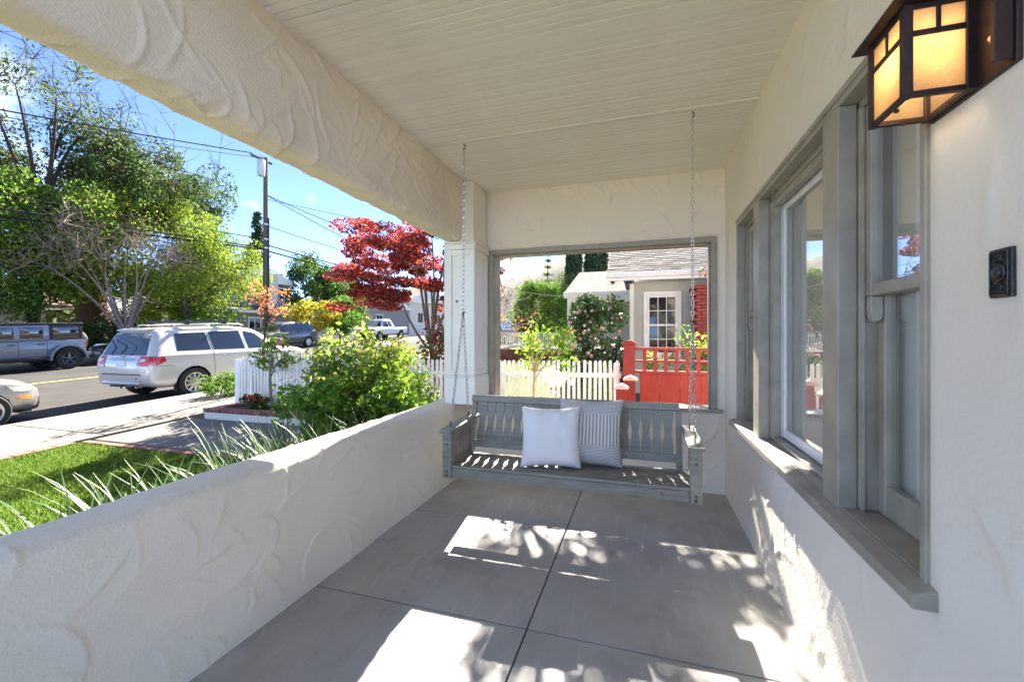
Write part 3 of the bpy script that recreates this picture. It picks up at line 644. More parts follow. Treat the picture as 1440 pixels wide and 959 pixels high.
# chains
def chain(p, q, mat_, name='chain', ln=.042, wr=.0035):
    p, q = Vector(p), Vector(q); d = (q - p); n = max(1, int(d.length / (ln * .72))); b = B(); dn = d.normalized()
    u = dn.cross(Vector((.3, .9, .1))).normalized(); w_ = dn.cross(u)
    for i in range(n):
        c = p + d * ((i + .5) / n); a = u if i % 2 else w_; hl, hw2 = ln * .5 - wr, .0085
        loop = []
        for k in range(10):
            t = 2 * math.pi * k / 10; loop.append(c + dn * (hl * math.copysign(abs(math.cos(t)) ** .8, math.cos(t))) + a * (hw2 * math.sin(t)))
        loop.append(loop[0]); b.tube(loop, wr, 4, cap=False)
    o = b.build(name, mat_, sw, smooth=True); return o
for x, jm in ((SX0 + .031, M['galv']), (SX1 - .031, M['galv'])):
    xt = -1.235 if x < -.5 else .292
    top, jn = (xt, 2.845, 2.665), (xt, 2.83, 1.47 if x < -.5 else 1.40)
    chain(top, jn, jm); chain(jn, (x, 2.60, .735), M['galv']); chain(jn, (x, 2.90, .745), M['galv'])
    for (yy, zz) in ((2.60, .715), (2.90, .725)):
        b = B(); ring = [(x, yy + .013 * math.cos(t), zz + .012 + .013 * math.sin(t)) for t in np.linspace(-1.4, 4.6, 14)]
        b.tube(ring, .0035, 6); b.tube([(x, yy, zz - .03), (x, yy, zz)], .0035, 6); b.build('eye_bolt', M['rust'], sw, smooth=True)
    b = B(); b.tube([(xt, 2.845, 2.70), (xt, 2.845, 2.685), (xt + .012, 2.845, 2.675), (xt + .010, 2.845, 2.66), (xt - .004, 2.845, 2.655)], .004, 6); b.build('ceiling_hook', M['rust'], sw, smooth=True)
    b = B(); b.tube([Vector(jn) + Vector((-.008, 0, -.012)), Vector(jn) + Vector((.008, 0, .012))], .010, 6); b.build('quick_link', M['rust'], sw)
# pillows
def pillow(name, label, W, H, T, m, loc, rot, seed, sag=.03):
    n = 44; r = np.random.default_rng(seed)
    u = np.linspace(-1, 1, n); U, V_ = np.meshgrid(u, u, indexing='ij')
    edge = (1 - U**4) * (1 - V_**4); th = T * np.clip(edge, 0, 1) ** .55
    pin = 1 - .075 * (1 - V_**2) * np.abs(U)**3 ; pin2 = 1 - .085 * (1 - U**2) * np.abs(V_)**3
    X = U * W/2 * pin; Z = V_ * H/2 * pin2
    wr = .0075 * lowfreq(U * 3, V_ * 3, seed, 14, (1.5, 5)) * (np.clip(edge, 0, 1) ** .5) + .006 * np.sin((U*V_) * 9 + U * 3) * (np.abs(U*V_)) ** 1.5 * np.clip(edge * 3, 0, 1)
    belly = th * (1 + .22 * (-V_))
    f = np.stack([X, -(belly + wr), Z], -1).reshape(-1, 3); k = np.stack([X, belly + wr * .5, Z], -1).reshape(-1, 3)
    F = grid_faces(n, n); Vv = np.vstack([f, k]); FF = np.vstack([F, F[:, ::-1] + n*n])
    uv = np.stack([(U+1)/2, (V_+1)/2], -1).reshape(-1, 2); uv = np.vstack([uv, uv])
    me = np_mesh(name, Vv, FF, m, True, uv)
    bm = bmesh.new(); bm.from_mesh(me); bmesh.ops.remove_doubles(bm, verts=bm.verts, dist=1e-4); bm.to_mesh(me); bm.free()
    o = bpy.data.objects.new(name, me); C.objects.link(o); o.location = loc; o.rotation_euler = rot
    tag(o, label, 'pillow'); return o
p1 = pillow('pillow', 'plain white square pillow leaning in front of the striped pillow on the swing', .39, .395, .075, M['pillow_w'], (-.575, 2.735, .652), (R(-20), R(-.5), R(10)), 4)
p2 = pillow('pillow', 'gray striped woven pillow leaning on the swing back behind the white pillow', .43, .44, .07, M['woven'], (-.335, 2.862, .672), (R(-16), R(-1), R(-2)), 9)

# ------------------------------------------------------------------ wall lantern and doorbell
la = thing('wall_lantern', 'bronze box lantern with glowing amber glass on the house wall', 'lantern', (.65, 1.16, 1.80))
x0, x1, y0, y1, z0, z1 = .522, .640, 1.092, 1.238, 1.80, 1.992; t = .0115; zd = 1.925
b = B()
tp = .017
for x in (x0 - .002, x1 + .002 - tp):
    for y in (y0 - .002, y1 + .002 - tp): b.box((x, y, z0 - .001), (x + tp, y + tp, z1))
for z in (z0, zd, z1 - t):
    for y in (y0 + .0005, y1 - t - .0005): b.box((x0 + t, y, z), (x1 - t, y + t, z + t))
    for x in (x0 + .0005, x1 - t - .0005): b.box((x, y0 + t, z), (x + t, y1 - t, z + t))
xm, ymid = (x0 + x1) / 2, (y0 + y1) / 2
for y in (y0 + .001, y1 - t - .001): b.box((xm - .004, y, zd + t), (xm + .004, y + t, z1 - t))
b.box((x0 + .001, ymid - .004, zd + t), (x0 + t + .001, ymid + .004, z1 - t))
b.build('frame', M['bronze'], la, .0012)
def pane(ax, c, a0, a1, za, zb):
    b = B()
    if ax == 'y': b.box((a0, c, za), (a1, c + .002, zb))
    else: b.box((c, a0, za), (c + .002, a1, zb))
    b.build('glass_pane', M['amberglass'], la)
for yc in (y0 + .004, y1 - .006):
    pane('y', yc, x0 + t, x1 - t, z0 + t, zd); pane('y', yc, x0 + t, xm - .004, zd + t, z1 - t); pane('y', yc, xm + .004, x1 - t, zd + t, z1 - t)
pane('x', x0 + .004, y0 + t, y1 - t, z0 + t, zd); pane('x', x0 + .004, y0 + t, ymid - .004, zd + t, z1 - t); pane('x', x0 + .004, ymid + .004, y1 - t, zd + t, z1 - t)
pane('x', x1 - .006, y0 + t, y1 - t, z0 + t, z1 - t)
b = B(); ov = .026
xa, xb2, ya, yb2 = x0 - ov, x1 + .012, y0 - ov, y1 + ov; z2, z3 = z1 + .001, z1 + .066
b.add([(xa,ya,z2),(xb2,ya,z2),(xb2,yb2,z2),(xa,yb2,z2),(xa,ya,z2+.005),(xb2,ya,z2+.005),(xb2,yb2,z2+.005),(xa,yb2,z2+.005),(xm+.02,ymid-.02,z3),(xb2,ymid-.02,z3),(xb2,ymid+.02,z3),(xm+.02,ymid+.02,z3)],
      [(0,3,2,1),(0,1,5,4),(1,2,6,5),(2,3,7,6),(3,0,4,7),(4,5,9,8),(5,6,10,9),(6,7,11,10),(7,4,8,11),(8,9,10,11)])
b.build('lantern_roof', M['bronze'], la, .0015)
b = B(); b.box((.6405, .995, z0 - .004), (.653, 1.24, 2.04)); b.box((.612, 1.0, z0 + .002), (.6400, 1.012, 2.03)); b.box((.612, 1.0125, 2.018), (.6400, 1.085, 2.03)); b.build('back_plate', M['bronze'], la, .002)
for z in (1.955, 1.87):
    b = B(); b.lathe([(.008, 0), (.008, -.004), (.004, -.007)], 10, (.640, 1.048, z), 0); b.build('screw', M['chrome'], la)
b = B(); b.lathe([(.001, -.030), (.014, -.026), (.023, -.010), (.025, .004), (.020, .020), (.013, .034), (.012, .048)], 16, (xm - .006, ymid - .008, 1.900)); b.build('bulb', M['bulb'], la, smooth=True)
b = B(); b.lathe([(.016, .0485), (.016, .090)], 12, (xm - .006, ymid - .008, 1.900)); b.build('bulb_socket', M['black'], la)
for (xx, yy) in ((x0 + .06, y1 - .012), (x0 + .012, y0 + .06)):
    b = B(); b.box((xx, yy, z0 - .003), (xx + .008, yy + .006, z0 + .004)); b.build('glass_clip', M['bronze'], la)
db = thing('doorbell', 'ornate cast iron doorbell plate with round button on the house wall', 'doorbell', (.65, 1.036, 1.42))
b = B(); b.box((.6415, 1.010, 1.374), (.6505, 1.0625, 1.4665)); b.build('bell_plate', M['iron'], db, .003, seg=2)
b = B()
fy0, fy1, fz0, fz1 = 1.0135, 1.059, 1.378, 1.4625
for (a, c, e, f) in ((fy0, fy1, fz0, fz0+.003), (fy0, fy1, fz1-.003, fz1), (fy0, fy0+.003, fz0+.003, fz1-.003), (fy1-.003, fy1, fz0+.003, fz1-.003)): b.box((.6385, a, e), (.6415, c, f))
b.build('bell_border', M['iron'], db, .001)
b = B(); cyb, czb = 1.03625, 1.4203
for sgn in (1, -1):
    for sx in (1, -1):
        for (r0, turns, oz, oy) in ((.009, 1.4, .029, .012), (.006, 1.2, .020, .005), (.005, 1.2, .036, .004)):
            pts = [(.6405, cyb + sx * (oy + r0 * (1 - q/14) * math.cos(q/14 * turns * 6.28)), czb + sgn * (oz + r0 * (1 - q/14) * math.sin(q/14 * turns * 6.28))) for q in range(13)]
            b.tube(pts, .0011, 5)
tag(b.build('scroll_relief', M['iron'], db, smooth=True), kind='stuff')
b = B(); b.lathe([(.0175, 0), (.0175, -.0025), (.0150, -.0045), (.0135, -.003)], 24, (.6412, cyb, czb), 0); b.build('button_ring', M['iron'], db, smooth=True)
b = B(); b.lathe([(.011, .001), (.011, -.006), (.009, -.0085), (.002, -.0095)], 20, (.6412, cyb, czb), 0); b.build('button', M['iron'], db, smooth=True)

# a few dry leaves on the porch floor
r = random.Random(77); lb_ = B(); lb_.add([(0, 0, .001), (-.006, .009, .005), (.006, .009, .004), (0, .024, .002), (0, .010, .001)], [(0, 4, 1), (0, 2, 4), (1, 4, 3), (4, 2, 3)]); dl = lb_.mesh('dry_leaf', M['door_br'])
for (x, y) in ((-1.28, 2.28), (-1.06, 2.44), (-1.18, 1.93), (-.86, 2.62), (-.42, 2.66), (-1.33, 1.28), (-.2, 2.25), (.22, 2.40), (.12, 1.62), (-1.45, 2.7), (.55, 3.55), (-.75, 3.2), (.3, 3.05)):
    o = inst(dl, 'dry_leaf', None, (x + r.uniform(-.03, .03), y, .0008), (0, 0, r.uniform(0, 6.28))); s_ = r.uniform(.5, 1.1); o.scale = (s_, s_, s_); tag(o, 'small dark speck of a dry leaf on the gray porch floor', 'leaf', 'dry leaves on the porch floor')
# ------------------------------------------------------------------ vehicles (local frame: front = +y, right = +x, z up from ground)
def pchip(x, y, xi):
    x = np.asarray(x, float); y = np.asarray(y, float); h = np.diff(x); d = np.diff(y) / h; m = np.zeros_like(y)
    for i in range(1, len(x)-1):
        if d[i-1] * d[i] > 0: w1, w2 = 2*h[i]+h[i-1], h[i]+2*h[i-1]; m[i] = (w1+w2) / (w1/d[i-1] + w2/d[i])
    m[0], m[-1] = d[0], d[-1]; k = np.clip(np.searchsorted(x, xi) - 1, 0, len(h)-1); t = (xi - x[k]) / h[k]
    return ((2*t**3-3*t**2+1)*y[k] + (t**3-2*t**2+t)*h[k]*m[k] + (-2*t**3+3*t**2)*y[k+1] + (t**3-t**2)*h[k]*m[k+1])
def chaikin(P, it=2):
    P = [np.array(p, float) for p in P]
    for _ in range(it):
        Q = [P[0]]
        for a, c in zip(P[:-1], P[1:]): Q += [a*.75 + c*.25, a*.25 + c*.75]
        P = Q + [P[-1]]
    return np.array(P)
def car_body(st, paint, wheels, wr, clad=None, n=90):
    st = np.array(st, float); ys = np.linspace(st[0, 0], st[-1, 0], n)
    ys = np.unique(np.concatenate([ys, np.linspace(st[0,0], st[0,0]+.4, 14), np.linspace(st[-1,0]-.4, st[-1,0], 14)]))
    par = [pchip(st[:, 0], st[:, k], ys) for k in range(1, 6)]
    rows = []
    for zb, zs, zt, w_, wt in zip(*par):
        zs = min(zs, zt - .015)
        half = [(0, zb), (w_*.80, zb), (w_*.955, zb+.05), (w_*.99, zb+(zs-zb)*.38), (w_, zb+(zs-zb)*.62), (w_*.985, zs-.04), (w_*.955, zs), (wt+(w_*.94-wt)*.42, zs+(zt-zs)*.5), (wt, zt-(zt-zs)*.14), (wt*.86, zt-.012), (wt*.5, zt+.006), (0, zt+.012)]
        h = chaikin(half, 2); rows.append(h)
    m_ = len(rows[0]); V = []; ring = 2*m_-2
    for y, h in zip(ys, rows):
        V += [(x, y, z) for x, z in h] + [(-x, y, z) for x, z in h[-2:0:-1]]
    F = [(i*ring+j, i*ring+(j+1) % ring, (i+1)*ring+(j+1) % ring, (i+1)*ring+j) for i in range(len(ys)-1) for j in range(ring)]
    F += [tuple(range(ring-1, -1, -1)), tuple(range((len(ys)-1)*ring, len(ys)*ring))]
    b = B(); b.add(V, F); me = b.mesh('body_tmp', [paint, M['black']])
    o = bpy.data.objects.new('tmp', me); C.objects.link(o); cut = []
    for wy in wheels:
        for s in (-1, 1):
            wmax = float(np.interp(wy, ys, par[3])); c = B(); c.lathe([(wr, -.36), (wr, .3)], 28, (s*(wmax - .0), wy, wr*.86), 0)
            co_ = bpy.data.objects.new('cut', c.mesh('cut', paint)); C.objects.link(co_); cut.append(co_)
            md = o.modifiers.new('b', 'BOOLEAN'); md.operation = 'DIFFERENCE'; md.object = co_; md.solver = 'EXACT'
    dg = bpy.context.evaluated_depsgraph_get(); me2 = bpy.data.meshes.new_from_object(o.evaluated_get(dg)); me2.name = 'body'
    for c in cut + [o]: bpy.data.objects.remove(c)
    me2.materials.clear(); me2.materials.append(paint); me2.materials.append(M['black'])
    for p in me2.polygons:
        c = p.center; p.material_index = 0
        for wy in wheels:
            d = math.hypot(c.y - wy, c.z - wr*.86)
            if d < wr + .004 and (abs(d - wr) < .004 or True) and p.normal.dot(Vector((0, wy - c.y, wr*.86 - c.z))) > -.02 and abs(d-wr) < .012 : p.material_index = 1
            if d < wr - .01: p.material_index = 1
        if clad and c.z < clad: p.material_index = 1
    me2.polygons.foreach_set('use_smooth', [True]*len(me2.polygons)); me2.set_sharp_from_angle(angle=R(38))
    bv = BVHTree.FromPolygons([v.co.copy() for v in me2.vertices], [tuple(p.vertices) for p in me2.polygons])
    return me2, bv
def patch(bv, corners, direction, off, m, name, parent, nu=8, nv=5, thick=.0):
    c = [Vector(p) for p in corners]; d = Vector(direction).normalized(); V = []
    for i in range(nu):
        for j in range(nv):
            s, t_ = i/(nu-1), j/(nv-1); p = (c[0]*(1-s)+c[1]*s)*(1-t_) + (c[3]*(1-s)+c[2]*s)*t_
            loc, nrm, _, _ = bv.ray_cast(p - d*4, d)
            V.append((loc if loc is not None else p) - d*off)
    F = grid_faces(nu, nv); k = nu*nv
    Vb = [v + d*(off + .01) for v in V]
    rim = [i*nv for i in range(nu)] + [(nu-1)*nv+j for j in range(1, nv)] + [i*nv+nv-1 for i in range(nu-2, -1, -1)] + [j for j in range(nv-2, 0, -1)]
    FF = [tuple(f) for f in F] + [(rim[i], rim[(i+1) % len(rim)], rim[(i+1) % len(rim)]+k, rim[i]+k) for i in range(len(rim))]
    b = B(); b.add(V + Vb, FF); return b.build(name, m, parent, smooth=True, local=True)
def sidewin(bv, pts, name, parent, sides=(1, -1), m=None, off=.006):
    for s in sides: patch(bv, [(0, y, z) for y, z in pts], (-s, 0, 0), off, m or M['carglass'], name, parent)
def seam(bv, pts, parent, s=1, name='door_seam', m=None, r=.006):
    P = []
    for (y0, z0), (y1, z1) in zip(pts[:-1], pts[1:]):
        for t_ in np.linspace(0, 1, 7): P.append((y0+(y1-y0)*t_, z0+(z1-z0)*t_))
    Q = []
    for y, z in P:
        loc, nrm, _, _ = bv.ray_cast(Vector((4*s, y, z)), Vector((-s, 0, 0)))
        if loc: Q.append(loc)
    if len(Q) > 1: b = B(); b.tube(Q, r, 4); b.build(name, m or M['black'], parent, local=True)
WH = {}
def wheel_set(parent, pos, r, wd, spokes, rimm, style='alloy', rimfrac=.66):
    key = (r, wd, spokes, rimm.name)
    if key not in WH:
        b = B(); rr = r*rimfrac
        b.lathe([(rr, -wd*.42), (r*.93, -wd*.5), (r*.985, -wd*.44), (r, -wd*.3), (r, wd*.3), (r*.985, wd*.44), (r*.93, wd*.5), (rr, wd*.42)], 36, axis=0); b.f = b.f[:-2]; b.mi = b.mi[:-2]; tm = b.mesh('wheel', M['tyre'], smooth=True)
        b = B(); x = wd*.40
        b.lathe([(rr*1.0, x), (rr*1.0, x+.012), (rr*.90, x+.004), (rr*.88, x-.05)], 36, axis=0, mi=0); b.f = b.f[:-2]; b.mi = b.mi[:-2]
        b.lathe([(rr*.9, x-.075), (rr*.9, x-.07)], 24, axis=0, mi=1); b.lathe([(rr*.20, x-.06), (rr*.20, x+.008), (rr*.12, x+.014)], 16, axis=0)
        for k in range(spokes):
            a = 2*math.pi*k/spokes; mt = Matrix.Rotation(a, 4, 'X')
            vs = [(x-.045, -.045*rr/.24, rr*.15), (x+.006, -.030*rr/.24, rr*.15), (x+.006, .030*rr/.24, rr*.15), (x-.045, .045*rr/.24, rr*.15), (x-.05, -.034*rr/.24, rr*.93), (x, -.022*rr/.24, rr*.93), (x, .022*rr/.24, rr*.93), (x-.05, .034*rr/.24, rr*.93)]
            b.add([mt @ Vector(v) for v in vs], [(0,1,5,4),(1,2,6,5),(2,3,7,6),(3,0,4,7),(4,5,6,7),(0,3,2,1)])
        WH[key] = (tm, b.mesh('rim', [rimm, M['black']], smooth=True))
    tm, rmh = WH[key]
    for (x, y) in pos:
        o = inst(tm, 'wheel', parent, (x, y, r), (0, 0, 0 if x > 0 else math.pi), local=True); inst(rmh, 'rim', o, (0, 0, 0), local=True)
def put(bd, name, m, parent, bevel=.01, smooth=True, seg=2): return bd.build(name, m, parent, bevel, smooth, True, seg)
def bodypart(me, parent): o = bpy.data.objects.new('body', me); C.objects.link(o); o.parent = parent; return o
def place(root, x, y, rz):
    root.location = (x, y, G(y) + .002); root.rotation_euler = (math.atan(.045) * (1 if abs(rz) < 1 else -1), 0, rz)
# --- white-silver estate SUV seen from behind
suv = thing('parked_car', 'silver white SUV with black roof bars parked with its red tail light towards the porch', 'car')
ST = [(0.0, .46, .88, .90, .74, .62), (.05, .40, .98, 1.03, .86, .70), (.12, .36, 1.06, 1.20, .915, .72), (.21, .33, 1.10, 1.44, .935, .68), (.31, .31, 1.11, 1.64, .94, .645), (.44, .30, 1.11, 1.71, .945, .64),
      (1.2, .28, 1.09, 1.745, .95, .655), (2.2, .27, 1.06, 1.74, .95, .655), (2.75, .27, 1.04, 1.68, .95, .64), (3.15, .27, 1.02, 1.50, .95, .64), (3.62, .28, 1.00, 1.13, .945, .74), (4.1, .29, .95, 1.05, .935, .76), (4.5, .31, .86, .94, .88, .72), (4.70, .36, .72, .78, .78, .62), (4.79, .42, .58, .64, .62, .5)]
me, bv = car_body(ST, M['p_white'], (.95, 3.74), .415)
bodypart(me, suv)
wheel_set(suv, [(.84, .95), (-.84, .95), (.84, 3.74), (-.84, 3.74)], .365, .235, 10, M['alloy'], rimfrac=.67)
sidewin(bv, [(.62, 1.17), (1.42, 1.145), (1.42, 1.60), (.70, 1.585)], 'quarter_window', suv)
sidewin(bv, [(1.50, 1.14), (2.36, 1.11), (2.36, 1.615), (1.50, 1.605)], 'rear_door_window', suv)
sidewin(bv, [(2.47, 1.105), (3.30, 1.075), (2.86, 1.52), (2.47, 1.61)], 'front_door_window', suv)
patch(bv, [(-.70, 0, 1.10), (.70, 0, 1.10), (.585, 0, 1.62), (-.585, 0, 1.62)], (0, 1, 0), .006, M['carglass'], 'rear_window', suv, 10, 8)
patch(bv, [(-.68, 4.8, 1.16), (.68, 4.8, 1.16), (.56, 4.8, 1.62), (-.56, 4.8, 1.62)], (0, -1, 0), .006, M['carglass'], 'windscreen', suv, 10, 8)
b = B(); b.prism([(.25, 1.668), (.62, 1.705), (.62, 1.742), (.27, 1.705)], 0, -.50, .50); put(b, 'spoiler', M['p_white'], suv, .012)
for s in (1, -1):
    # tail lamp wraps the corner
    V = []; ny_, nz2 = 12, 5
    tl = patch(bv, [(s*.52, 0, .84), (s*.90, 0, .87), (s*.90, 0, 1.075), (s*.56, 0, 1.09)], (0, 1, 0), .012, M['tail'], 'tail_light', suv, 10, 5)
    patch(bv, [(0, .12, .86), (0, .34, .95), (0, .30, 1.06), (0, .12, 1.06)], (-s, 0, 0), .012, M['tail'], 'tail_light', suv, 8, 4)
    patch(bv, [(s*.58, 0, .955), (s*.74, 0, .96), (s*.74, 0, 1.03), (s*.60, 0, 1.03)], (0, 1, 0), .020, M['lens'], 'reverse_lens', suv, 5, 3)
    patch(bv, [(s*.42, 4.9, .66), (s*.86, 4.9, .74), (s*.84, 4.9, .88), (s*.45, 4.9, .80)], (0, -1, 0), .012, M['lens'], 'headlight', suv, 8, 4)
    for (y, z) in ((1.66, .985), (2.62, .965)):
        b = B(); loc = bv.ray_cast(Vector((4*s, y, z)), Vector((-s, 0, 0)))[0]
        b.tube([(loc.x-s*.004, y-.0, z), (loc.x+s*.032, y+.02, z+.002), (loc.x+s*.034, y+.14, z+.004), (loc.x-s*.004, y+.165, z+.004)], .013, 6); put(b, 'door_handle', M['chrome'], suv, 0)
    seam(bv, [(1.46, 1.62), (1.46, 1.10), (1.44, .95), (1.46, .42)], suv, s); seam(bv, [(2.41, 1.62), (2.41, .36)], suv, s); seam(bv, [(3.36, 1.05), (3.30, .70), (3.30, .38)], suv, s)
    seam(bv, [(1.46, .38), (3.3, .345)], suv, s, 'sill_seam'); seam(bv, [(.03, .86), (.40, .84), (.52, .80)], suv, s, 'bumper_seam', r=.004)
    b = B(); b.tube([(s*.60, .75, 1.77), (s*.60, .80, 1.795), (s*.605, 1.6, 1.81), (s*.605, 2.45, 1.795), (s*.60, 2.55, 1.755)], .017, 8); put(b, 'roof_rail', M['p_white'], suv, 0)
    b = B(); b.box((s*.86-.01, 1.345-.83, .20), (s*.86+.07*s, 1.355-.83, .40)); put(b, 'mud_flap', M['black'], suv, .003)
    b = B(); b.box((s*.96, 3.0, 1.10), (s*1.10, 3.10, 1.24)); put(b, 'door_mirror', M['p_white'], suv, .03)
for y in (1.05, 2.0):
    b = B(); b.prism([(y-.045, 1.845), (y+.045, 1.845), (y+.04, 1.885), (y-.03, 1.90)], 0, -.70, .70); put(b, 'roof_bar', M['black'], suv, .012)
    for s in (1, -1): b = B(); b.box((s*.605-.04, y-.05, 1.80), (s*.605+.04, y+.05, 1.86)); put(b, 'bar_foot', M['black'], suv, .008)
b = B(); b.box((-.62, -.012, .645), (.62, .05, .668)); put(b, 'bumper_step_pad', M['black'], suv, .006)
b = B(); b.prism([(-.03, .42), (.20, .34), (.20, .50), (-.02, .50)], 0, -.60, .60); put(b, 'lower_valance', M['p_gray'], suv, .01)
b = B(); b.box((-.30, -.05, .37), (.05, .10, .415)); put(b, 'tow_hitch', M['black'], suv, .006)
b = B(); b.tube([(.42, .02, .36), (.42, .4, .36)], .03, 10); put(b, 'exhaust_pipe', M['chrome'], suv, 0)
patch(bv, [(-.34, 0, .985), (.34, 0, .985), (.36, 0, 1.04), (-.36, 0, 1.04)], (0, 1, 0), .018, M['chrome'], 'tailgate_trim', suv, 6, 3)
patch(bv, [(-.155, 0, .84), (.155, 0, .84), (.155, 0, .985), (-.155, 0, .985)], (0, 1, 0), .012, M['plate'], 'number_plate', suv, 4, 3)
def on_rear(x, z, off): return bv.ray_cast(Vector((x, -4, z)), Vector((0, 1, 0)))[0] + Vector((0, -off, 0))
b = B(); c = on_rear(0, 1.075, .01); b.tube([c + Vector((.055*math.cos(t), -.004, .038*math.sin(t))) for t in np.linspace(0, 2*math.pi, 17)], .006, 5)
b.tube([c + Vector((.022*math.cos(t), -.004, .036*math.sin(t))) for t in np.linspace(0, 2*math.pi, 13)], .005, 5); b.tube([c + Vector((.034*math.cos(t), -.004, .016+.014*math.sin(t))) for t in np.linspace(0, 2*math.pi, 13)], .005, 5); put(b, 'emblem', M['chrome'], suv, 0)
patch(bv, [(.36, 0, .995), (.47, 0, .995), (.47, 0, 1.02), (.36, 0, 1.02)], (0, 1, 0), .006, M['chrome'], 'badge', suv, 3, 2)
b = B(); c = on_rear(.48, .56, 0); b.lathe([(.02, .01), (.02, -.006)], 10, tuple(c), 1); put(b, 'parking_sensor', M['black'], suv, 0)
place(suv, -11.10, 6.55, 0); suv.scale = (1, 1, .95)
# --- silver saloon, nose in view at the far left
sed = thing('parked_car', 'silver gray saloon car whose nose points at the back of the SUV', 'car')
SD = [(0, .50, .86, .90, .70, .6), (.12, .36, .98, 1.03, .86, .70), (.6, .28, 1.0, 1.12, .91, .66), (1.1, .25, .98, 1.36, .92, .58), (1.7, .24, .97, 1.45, .92, .56), (2.3, .24, .96, 1.43, .92, .56), (2.85, .24, .95, 1.20, .92, .60), (3.2, .24, .93, 1.02, .92, .70), (3.7, .25, .88, .98, .915, .74), (4.1, .26, .82, .90, .88, .70), (4.38, .24, .72, .79, .80, .60), (4.50, .23, .62, .68, .70, .50), (4.56, .24, .48, .54, .56, .4)]
me, bv = car_body(SD, M['p_silver'], (.95, 3.72), .37); bodypart(me, sed)
wheel_set(sed, [(.83, .95), (-.83, .95), (.83, 3.72), (-.83, 3.72)], .335, .23, 5, M['alloy'], rimfrac=.72)
sidewin(bv, [(.85, 1.03), (1.75, 1.01), (1.75, 1.36), (1.15, 1.32)], 'rear_door_window', sed); sidewin(bv, [(1.83, 1.01), (2.80, .99), (2.35, 1.34), (1.83, 1.37)], 'front_door_window', sed)
patch(bv, [(-.66, 5, 1.03), (.66, 5, 1.03), (.52, 5, 1.38), (-.52, 5, 1.38)], (0, -1, 0), .006, M['carglass'], 'windscreen', sed, 10, 7)
for s in (1, -1):
    patch(bv, [(s*.46, 5, .60), (s*.80, 5, .64), (s*.84, 5, .76), (s*.50, 5, .70)], (0, -1, 0), .010, M['lens'], 'headlight', sed, 8, 4)
    patch(bv, [(0, 4.10, .66), (0, 4.34, .63), (0, 4.30, .71), (0, 4.02, .77)], (-s, 0, 0), .010, M['lens'], 'headlight', sed, 6, 4)
    patch(bv, [(0, 4.16, .50), (0, 4.36, .49), (0, 4.36, .555), (0, 4.16, .555)], (-s, 0, 0), .008, M['amber'], 'side_marker', sed, 5, 3)
    seam(bv, [(1.79, 1.37), (1.79, .34)], sed, s); seam(bv, [(2.9, .98), (2.86, .34)], sed, s)
    b = B(); b.box((s*.95, 2.55, 1.0), (s*1.06, 2.64, 1.12)); put(b, 'door_mirror', M['p_silver'], sed, .03)
patch(bv, [(-.40, 5, .46), (.40, 5, .46), (.45, 5, .64), (-.45, 5, .64)], (0, -1, 0), .010, M['black'], 'grille', sed, 6, 4)
for s in (1, -1): patch(bv, [(s*.46, 5, .32), (s*.74, 5, .36), (s*.72, 5, .50), (s*.48, 5, .48)], (0, -1, 0), .008, M['black'], 'air_intake', sed, 6, 4)
b = B(); b.prism([(-.70, 4.26), (-.60, 4.44), (-.3, 4.60), (.3, 4.60), (.60, 4.44), (.70, 4.26)], 2, .205, .235); put(b, 'front_splitter', M['p_silver'], sed, .008)
place(sed, -11.2, .42, 0); sed.scale = (1, 1, .93)
# --- dark SUV and black coupe across the street, both facing -y
ds = thing('parked_car', 'dark gray SUV parked across the street before the two storey house', 'car')
me, bv = car_body(ST, M['p_dark'], (.95, 3.74), .415); bodypart(me, ds)
wheel_set(ds, [(.84, .95), (-.84, .95), (.84, 3.74), (-.84, 3.74)], .365, .235, 10, M['alloy'], rimfrac=.67)
sidewin(bv, [(.62, 1.17), (1.42, 1.145), (1.42, 1.60), (.70, 1.585)], 'quarter_window', ds); sidewin(bv, [(1.50, 1.14), (2.36, 1.11), (2.36, 1.615), (1.50, 1.605)], 'rear_door_window', ds); sidewin(bv, [(2.47, 1.105), (3.30, 1.075), (2.86, 1.52), (2.47, 1.61)], 'front_door_window', ds)
patch(bv, [(-.68, 4.8, 1.16), (.68, 4.8, 1.16), (.56, 4.8, 1.62), (-.56, 4.8, 1.62)], (0, -1, 0), .006, M['carglass'], 'windscreen', ds, 10, 8); patch(bv, [(-.70, 0, 1.10), (.70, 0, 1.10), (.585, 0, 1.62), (-.585, 0, 1.62)], (0, 1, 0), .006, M['carglass'], 'rear_window', ds, 10, 8)
for s in (1, -1):
    patch(bv, [(s*.42, 4.9, .66), (s*.86, 4.9, .74), (s*.84, 4.9, .88), (s*.45, 4.9, .80)], (0, -1, 0), .012, M['lens'], 'headlight', ds, 8, 4); patch(bv, [(s*.55, 0, .90), (s*.90, 0, .93), (s*.90, 0, 1.075), (s*.58, 0, 1.08)], (0, 1, 0), .012, M['tail'], 'tail_light', ds, 10, 5)
    b = B(); b.box((s*.96, 3.0, 1.10), (s*1.10, 3.10, 1.24)); put(b, 'door_mirror', M['p_dark'], ds, .03); seam(bv, [(1.46, 1.62), (1.46, .42)], ds, s); seam(bv, [(2.41, 1.62), (2.41, .36)], ds, s)
patch(bv, [(-.40, 5, .62), (.40, 5, .62), (.42, 5, .80), (-.42, 5, .80)], (0, -1, 0), .010, M['black'], 'grille', ds, 6, 4)
place(ds, -22.6, 24.6, math.pi)
bc = thing('parked_car', 'low black car half hidden between the gray off-road vehicle and the SUV', 'car')
me, bv = car_body(SD, M['p_black'], (.95, 3.72), .37); bodypart(me, bc)
wheel_set(bc, [(.83, .95), (-.83, .95), (.83, 3.72), (-.83, 3.72)], .335, .23, 5, M['alloy'], rimfrac=.72)
